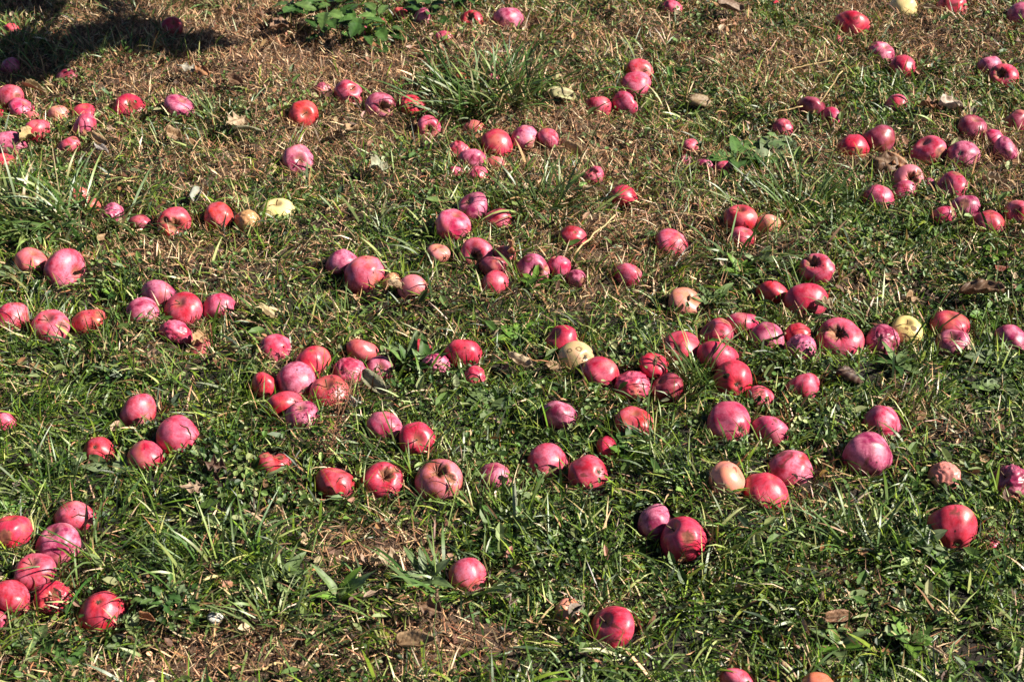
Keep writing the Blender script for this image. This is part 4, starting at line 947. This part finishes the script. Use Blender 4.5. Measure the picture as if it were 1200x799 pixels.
for a in [
 (1147, 352, 44, BR, 'large curled brown leaf lying across short grass behind a mauve apple', 'lobed', .5, .25, .5, 2.9),
 (997, 448, 36, DK, 'dark red arched leaf beside the light coral apple', 'oval', .6, .5, -.8, .1),
 (597, 304, 30, OR, 'curled brown leaf standing among the apples of the bitten row', 'oval', .6, .5, .9, 1.2, .7),
 (455, 671, 34, PT, 'torn pale tan leaf on the edge of the bare soil patch', 'lobed', .6),
 (490, 767, 44, TAN, 'long curled tan leaf on bare soil near the bottom', 'lance', .3, .1, 1.2, -.1),
 (505, 728, 30, BR, 'brown curled leaf in the shaded hollow above a long tan one', 'lobed', .6),
 (650, 434, 23, TAN, 'tan leaf just under the spotted yellow green apple', 'oval', .5, .2, .4, .1, .2, .014),
 (610, 436, 28, PT, 'pale crumbly leaf near the tan one under the spotted apple', 'lobed', .5),
 (822, 125, 30, (.36, .25, .13), 'khaki leaf hunched like a shell on low weeds', 'oval', .6, .3, -.9, .1),
 (660, 117, 28, YL, 'pale yellow leaf at the foot of the tall tuft', 'oval', .75, .2, -.5, .1, .1, .03),
 (653, 101, 20, YL, 'second pale yellow leaf, standing above the first by the tall tuft', 'lance', .5, .2, .3, 1.2, .7, .03),
 (1112, 136, 34, (.62, .50, .42), 'pale crumpled leaf beside the plum red apple', 'lobed', .7),
 (1090, 136, 26, OR, 'orange brown leaf touching the pale crumpled one', 'lobed', .6),
 (1090, 20, 24, PT, 'pale tan leaf under the large cut red apple at the top', 'lance', .4),
 (1035, 198, 36, BR, 'dark brown crumpled leaf behind the half eaten apple', 'lobed', .8, .3, -.5),
 (1050, 196, 24, OR, 'orange crumpled leaf against the half eaten apple', 'lobed', .8, .3, -.5),
 (1160, 222, 20, PT, 'small yellow tan leaf above the bright leaning apple', 'lobed', .6),
 (36, 170, 28, (.60, .46, .20), 'yellow tan leaf against the large lilac apple', 'lobed', .6, .3, .6, 1.1),
 (42, 112, 30, (.60, .45, .22), 'curled tan leaf beside the pink pair at the edge', 'lance', .35, .3, .6, -.5),
 (120, 175, 22, TAN, 'tan leaf above a white one, below a magenta apple', 'oval', .4, .3, .6, -.6),
 (122, 186, 18, (.66, .60, .58), 'white leaf under the tan one below a magenta apple', 'oval', .5, .3, .6, -.6),
 (205, 169, 16, TAN, 'small round tan leaf alone in green grass', 'round', .9),
 (278, 154, 28, PT, 'angular cream leaf beside the lavender pink apple', 'lobed', .7, .2, .3, .9),
 (293, 161, 34, (.50, .52, .34), 'long pale green grey leaf next to the angular cream one', 'lance', .28, .1, .3, -.1),
 (222, 91, 22, GY, 'pale grey leaf on dry ground before the far shade', 'lobed', .5),
 (241, 96, 22, OR, 'russet leaf next to the pale grey one', 'lance', .5, .3, .6, -.9),
 (279, 107, 20, BR, 'small brown cupped leaf alone on dry ground', 'oval', .6),
 (331, 40, 34, (.36, .20, .12), 'big brown leaf by the serrated weeds', 'lobed', .6, .2, .3, .9),
 (414, 160, 24, TAN, 'tan leaf with brown tip alone below the bitten row on dry ground', 'oval', .5, .2, .3, 1.1),
 (855, 18, 30, (.30, .19, .13), 'faded brown leaf in short grass by the long pink apple', 'oval', .6),
 (415, 158, 12, DK, 'small dark leaf touching the brown tipped tan one', 'oval', .6),
 (597, 717, 20, (.55, .42, .36), 'pinkish grey leaf standing beside the peach apple in a leaf', 'lobed', .6, .2, .5, 1.4, .6),
 (676, 728, 24, (.30, .24, .20), 'grey curled leaf wrapped over the small peach apple', 'lance', .5, .3, .8, .9),
 (175, 737, 16, OR, 'small orange pink leaf below the brilliant red apple', 'oval', .6),
 (236, 410, 22, (.62, .36, .17), 'orange tan leaf just below the five apple cluster', 'lobed', .7, .2, .5, .9),
 (254, 560, 26, (.13, .06, .04), 'dark brown leaf in deep shade below the bloomed pair', 'lobed', .6),
 (228, 585, 24, (.48, .33, .22), 'pinkish tan leaf in shade below the dark brown one', 'lobed', .5),
 (980, 735, 30, (.42, .22, .12), 'flat orange brown leaf above the cut peach apple', 'oval', .45, .1, .2, .1),
 (1096, 776, 20, PT, 'small cream leaf low in the bottom grass', 'oval', .4, .2, .4, -.8),
 (1170, 326, 14, (.4, .08, .05), 'tiny red leaf in the short weeds', 'oval', .5),
 (1065, 361, 16, TAN, 'small tan leaf right behind the bright yellow apple', 'oval', .7),
 (965, 370, 22, PT, 'yellow tan leaf behind the widest pink apple', 'lobed', .6),
 (120, 290, 18, TAN, 'upright tan leaf near the very large pink apple', 'oval', .5, .2, .5, 1.2, .6),
 (443, 205, 26, (.46, .52, .36), 'pale mint leaf alone below the lavender apple and dry ground', 'lobed', .8, .1, .3, 1.0),
 (440, 462, 38, (.30, .32, .20), 'large mottled grey green leaf beside the rusty dock', 'oval', .45, .2, .4, -.8, .2, .03),
 (415, 484, 18, (.50, .54, .44), 'small silvery triangular leaf under the large mottled one', 'lobed', .8, .1, .3, -1),
 (315, 378, 22, (.60, .48, .24), 'yellow tan leaf right above the pink apple with peach foot', 'lobed', .5),
 (465, 346, 18, (.6, .42, .26), 'tan leaf under the dull greyish pink apple', 'lobed', .5),
 (435, 62, 26, OR, 'orange tan curled leaf on dry ground below the serrated weeds', 'lance', .3, .2, .5, -.6),
 (232, 238, 24, (.40, .44, .38), 'upright grey green leaf between a bitten and a peach apple', 'oval', .5, .2, .3, 1.4, .6, .03),
 (672, 188, 24, TAN, 'rolled tan leaf in straw near the wrinkled pink apple', 'lance', .4, .2, .9, -.6),
 (690, 235, 14, PT, 'tiny cream leaf by a flat blade near the crimson scarred apple', 'oval', .7),
]: dead_leaf(*a)

# ---------------------------------------------------------------- straws, sticks, seed stalks, stone
def stick(p0, p1, rad, mat, label, name='straw_stalk', cat='straw', lift0=.01, lift1=.05, group='loose straws and sticks', nodes=3):
    a, s = spot(*p0); b = ground(p1[0], p1[1], lift1); a = a+Vector((0, 0, lift0))
    r = random.Random(int(p0[0])); pts = [a.lerp(b, t/8)+Vector((r.uniform(-1, 1), r.uniform(-1, 1), r.uniform(-1, 1)))*.0025 for t in range(9)]
    root = empty(name, a); V, F = tube([p-a for p in pts], [rad*(1.05-.35*t/8) for t in range(9)], 8)
    V0 = MB(); V0.add(V, F)
    for k in range(1, nodes):
        q = pts[k*8//nodes]-a; q2 = pts[k*8//nodes+1]-a; d = (q2-q).normalized()
        V, F = tube([q-d*.002, q, q+d*.002], [rad*.95, rad*1.35, rad*.95], 8); V0.add(V, F)
    o = V0.build(name, mat); o.location = a; bpy.data.objects.remove(root)
    return tag(o, label, cat, group)
stick((671, 303), (721, 252), .0022, M['straw'], 'long pale straw leaning beside the red apple with white glints', lift1=.06)
stick((951, 138), (987, 83), .0022, M['straw'], 'straw leaning up over the deep shaded apple', lift1=.10)
stick((915, 88), (977, 71), .0018, M['straw'], 'pale forked straw lying on short grass', lift1=.03)
stick((900, 139), (940, 124), .0018, M['straw'], 'flat straw pointing at the pink apple with a fine crack', lift1=.02)
stick((206, 74), (168, 33), .0018, M['straw'], 'straw crossing the far shade beside a small red apple', lift1=.04)
stick((219, 312), (237, 281), .0018, M['straw'], 'short pinkish straw alone above the five apple cluster', lift1=.05)
stick((1127, 196), (1107, 183), .0014, M['straw'], 'short straw beside the star hollow apple', lift1=.02)
stick((890, 408), (921, 391), .0032, M['twig'], 'brown twig leaning on the plum red apple', 'twig', 'twig', lift1=.04)
stick((925, 802), (917, 776), .0050, M['twig'], 'thick pale stick at the bottom beside the cut peach apple', 'stick', 'stick', lift1=.03)
stick((0, 253), (36, 251), .004, M['straw'], 'thick tan stalk at the edge by the long grass clump', lift1=.02)
stick((270, 752), (300, 763), .002, M['twig'], 'thin twig lying on the bare brown patch', 'twig', 'twig', lift1=.015)
stick((300, 790), (335, 775), .002, M['straw'], 'curved straw on the bare brown patch at the bottom', lift1=.02)
stick((1105, 100), (1105, 100.5), .001, M['straw'], 'dry stub in the dark low weeds', lift1=.05) if False else None
for k, (a, b) in enumerate([((1038, 128), (1036, 104)), ((1030, 124), (1031, 92)), ((1012, 122), (1014, 98)), ((1022, 90), (1023, 66)), ((991, 105), (992, 80))]):
    stick(a, b, .0014, M['straw'], ['dry upright stalk touching the pink apple in low weeds', 'tall dry upright stalk next to the pink apple in low weeds', 'dry upright stalk next to the leaning straw',
          'dry stalk below the pale mauve apple', 'short dry stalk above the leaning straw'][k], lift1=.06)
def seed_stalk(px, py, topx, topy, H, label, head=.006, hl=.016, name='seed_stalk'):
    a, s = spot(px, py); b = ground(topx, topy, H); root = empty(name, a); tag(root, label, 'seed stalk', 'thin seed stalks')
    pts = [Vector((0, 0, 0)).lerp(b-a, t/6)+Vector((.004*math.sin(t*1.3), 0, 0)) for t in range(7)]
    V, F = tube(pts, [.0012-.00008*t for t in range(7)], 6); mesh_obj('stem', V, F, M['stemg'], root)
    d = (pts[-1]-pts[-2]).normalized(); e = pts[-1]; r = random.Random(int(px)); m = MB()
    V, F = tube([e-d*.002, e+d*hl*.25, e+d*hl*.6, e+d*hl], [.001, head*.5, head*.42, .0008], 8); m.add(V, F)
    for i in range(46):
        t = r.random(); an = r.uniform(0, 6.28); q = e+d*hl*t; o1 = d.orthogonal().normalized(); o2 = d.cross(o1); o_ = o1*math.cos(an)+o2*math.sin(an)
        c = q+o_*head*.45*math.sin(math.pi*min(.95, t+.1)); V, F = tube([c, c+o_*.0016+d*.0012], [.0009, .0004], 4); m.add(V, F)
    m.build('seed_head', M['seed'], root)
seed_stalk(758, 545, 764, 428, .17, 'upright seed stalk crossing the chain of apples')
seed_stalk(516, 800, 508, 704, .13, 'seed stalk rising near the long curled tan leaf')
seed_stalk(497, 800, 500, 738, .09, 'shorter seed stalk beside the one near the long curled leaf', .007, .012)
seed_stalk(960, 785, 959, 703, .12, 'seed stalk above the cut peach apple', .008, .014)
seed_stalk(1100, 370, 1097, 392, .002+.03, 'drooping brown seed stalk at the rosy apple beside the yellow one', .006, .03)
seed_stalk(1190, 390, 1187, 300, .13, 'thin dark stem over the mauve apple near the edge', .003, .01)
seed_stalk(808, 378, 804, 352, .075, 'short seed stalk standing before the cream and pink apple', .007, .018)
seed_stalk(737, 300, 733, 262, .07, 'thin grass stalk behind the single streaked pink apple', .002, .008)
seed_stalk(876, 105, 872, 88, .05, 'thin dry stalk in clover beyond the khaki leaf', .002, .008)
# rusty dock seed head leaning out of the pile
def dock(px, py, topx, topy, H, label):
    a, s = spot(px, py); b = ground(topx, topy, H); root = empty('dock_seed_head', a); tag(root, label, 'dock', 'rusty docks'); r = random.Random(int(px))
    V, F = tube([(0, 0, 0), (b-a)*.5+Vector((.004, 0, 0)), b-a], [.0018, .0014, .001], 6); mesh_obj('stem', V, F, M['rust'], root)
    m = MB()
    for i in range(8):
        c0 = (b-a)*(.3+.07*i); V, F = tube([c0, c0+Vector((r.gauss(0, .009), r.gauss(0, .009), .014))], [.0006, .0003], 4); m.add(V, F)
    for i in range(200):
        t = r.random()**.8; sp = .006+.016*math.sin(math.pi*min(1, t*.9+.1)); c = (b-a)*(.15+.85*t)+Vector((r.gauss(0, 1), r.gauss(0, 1), r.gauss(0, .8)))*sp*.75
        d = Vector((r.gauss(0, 1), r.gauss(0, 1), r.gauss(0, 1))).normalized(); q = r.uniform(.0008, .0019)
        V, F = tube([c-d*q, c-d*q*.3, c+d*q*.4, c+d*q], [q*.15, q*.8, q*.7, q*.1], 5); m.add(V, F)
    m.build('seeds', M['rust'], root, smooth=False)
dock(392, 510, 396, 452, .11, 'rusty brown dock seed head standing against the crimson pile')
dock(395, 500, 414, 436, .09, 'second rusty dock head leaning before the bloomed pink apple')
dock(380, 540, 393, 500, .05, 'thin low rusty sprig in grass under the dock seed heads')
dock(1160, 645, 1165, 628, .02, 'small rusty seed cluster beside the largest carmine apple')
# stone
bm = bmesh.new(); bmesh.ops.create_icosphere(bm, subdivisions=4, radius=1)
for v in bm.verts:
    v.co *= 1+.22*(float(noise2(v.co.x*1.1+3, v.co.y+v.co.z*1.4, .7, 70))-.5)+.06*(float(noise2(v.co.x+v.co.z, v.co.y, .15, 71))-.5)
me = bpy.data.meshes.new('stone'); bm.to_mesh(me); bm.free(); me.materials.append(M['stone']); me.polygons.foreach_set('use_smooth', [True]*len(me.polygons))
o = bpy.data.objects.new('stone', me); col.objects.link(o); p, s = spot(253, 728); o.location = p+Vector((0, 0, .008)); o.scale = (.012, .010, .008); o.rotation_euler = (.2, .3, .4)
tag(o, 'small white stone at the edge of the bare brown patch', 'stone')

# ---------------------------------------------------------------- the apple tree beyond the frame whose low bough shades the far corner
def bough():
    root = empty('apple_tree', (2.1, 5.6, terr1(2.1, 5.6))); tag(root, 'old apple tree whose low bough shades the far corner', 'tree')
    base = Vector(root.location); r = random.Random(3)
    V, F = tube([Vector(p) for p in [(0, 0, -.1), (.02, 0, .4), (-.05, -.02, 1.0), (-.02, .05, 1.5), (.1, .1, 2.1), (.2, .1, 2.9)]], [.17, .13, .115, .11, .07, .02], 14); mesh_obj('trunk', V, F, M['bark'], root)
    m = MB(); tips = []
    def limb(p, q, r0, r1, sag=.1):
        pts = [p.lerp(q, t/6)+Vector((r.uniform(-.02, .02), r.uniform(-.02, .02), -sag*math.sin(math.pi*t/6))) for t in range(7)]
        V, F = tube(pts, [r0+(r1-r0)*t/6 for t in range(7)], 8); m.add(V, F); return pts
    tgt = []
    for px, py, t in SHADE:                                           # points on the ground that lie in the bough's shade
        g = ground(px, py); tgt.append(g+SUN*t-base)
    main = limb(Vector((-.04, 0, 1.15)), sum(tgt, Vector())/len(tgt)+SUN*.1+Vector((0, .62, .2)), .03, .02, -.08)
    for t in tgt: limb(main[-1], t, .012, .004, .02); tips.append((t, .026, 170))
    for k in range(26):
        a = r.uniform(0, 6.28); e = r.uniform(.1, 1.2); q = Vector((.15+1.1*math.cos(a)*math.cos(e), .9+1.1*math.sin(a)*math.cos(e), 2.1+.9*math.sin(e)))
        limb(Vector((.05, .08, 1.6+r.random()*.8)), q, .025, .006, .03); tips.append((q, .33, 150))
    m.build('limbs', M['bark'], root)
    X = []
    for c, s, n in tips:
        for _ in range(n): X.append((c.x+r.gauss(0, s), c.y+r.gauss(0, s), c.z+r.gauss(0, s*.5)))
    X = np.array(X); n = len(X)
    L = U(.04, .075, n); 
    loc = np.array([(0, 0, 0), (.5, 0, -.04), (1, 0, -.1), (.35, .28, .05), (.75, .2, 0), (.35, -.28, .05), (.75, -.2, 0)])
    T = np.array([(0, 1, 3), (3, 1, 4), (4, 1, 2), (0, 5, 1), (5, 6, 1), (6, 2, 1)])
    Q = rng.normal(0, 1, (n, 4)); Q /= np.linalg.norm(Q, axis=1, keepdims=True)
    w_, a, b, c = Q.T
    Rm = np.stack([1-2*(b*b+c*c), 2*(a*b-c*w_), 2*(a*c+b*w_), 2*(a*b+c*w_), 1-2*(a*a+c*c), 2*(b*c-a*w_), 2*(a*c-b*w_), 2*(b*c+a*w_), 1-2*(a*a+b*b)], -1).reshape(n, 3, 3)
    P = np.einsum('nij,kj->nki', Rm, loc)*L[:, None, None]+X[:, None, :]
    mesh_obj('crown', P.reshape(-1, 3), (np.arange(n)[:, None, None]*7+T[None]).reshape(-1, 3), M['leaf'], root, cols=np.repeat(pick(n, [(.05,.10,.02),(.08,.13,.03)], [1, 1]), 7, 0), smooth=False)
SHADE = [(10, 62, .8), (30, 72, .8), (8, 88, .8), (48, 66, .8), (125, 44, .8), (142, 52, .8), (162, 46, .8), (182, 54, .8), (200, 52, .8), (222, 55, .8), (150, 38, .8), (15, 10, .85), (110, 50, .8)]
bough()
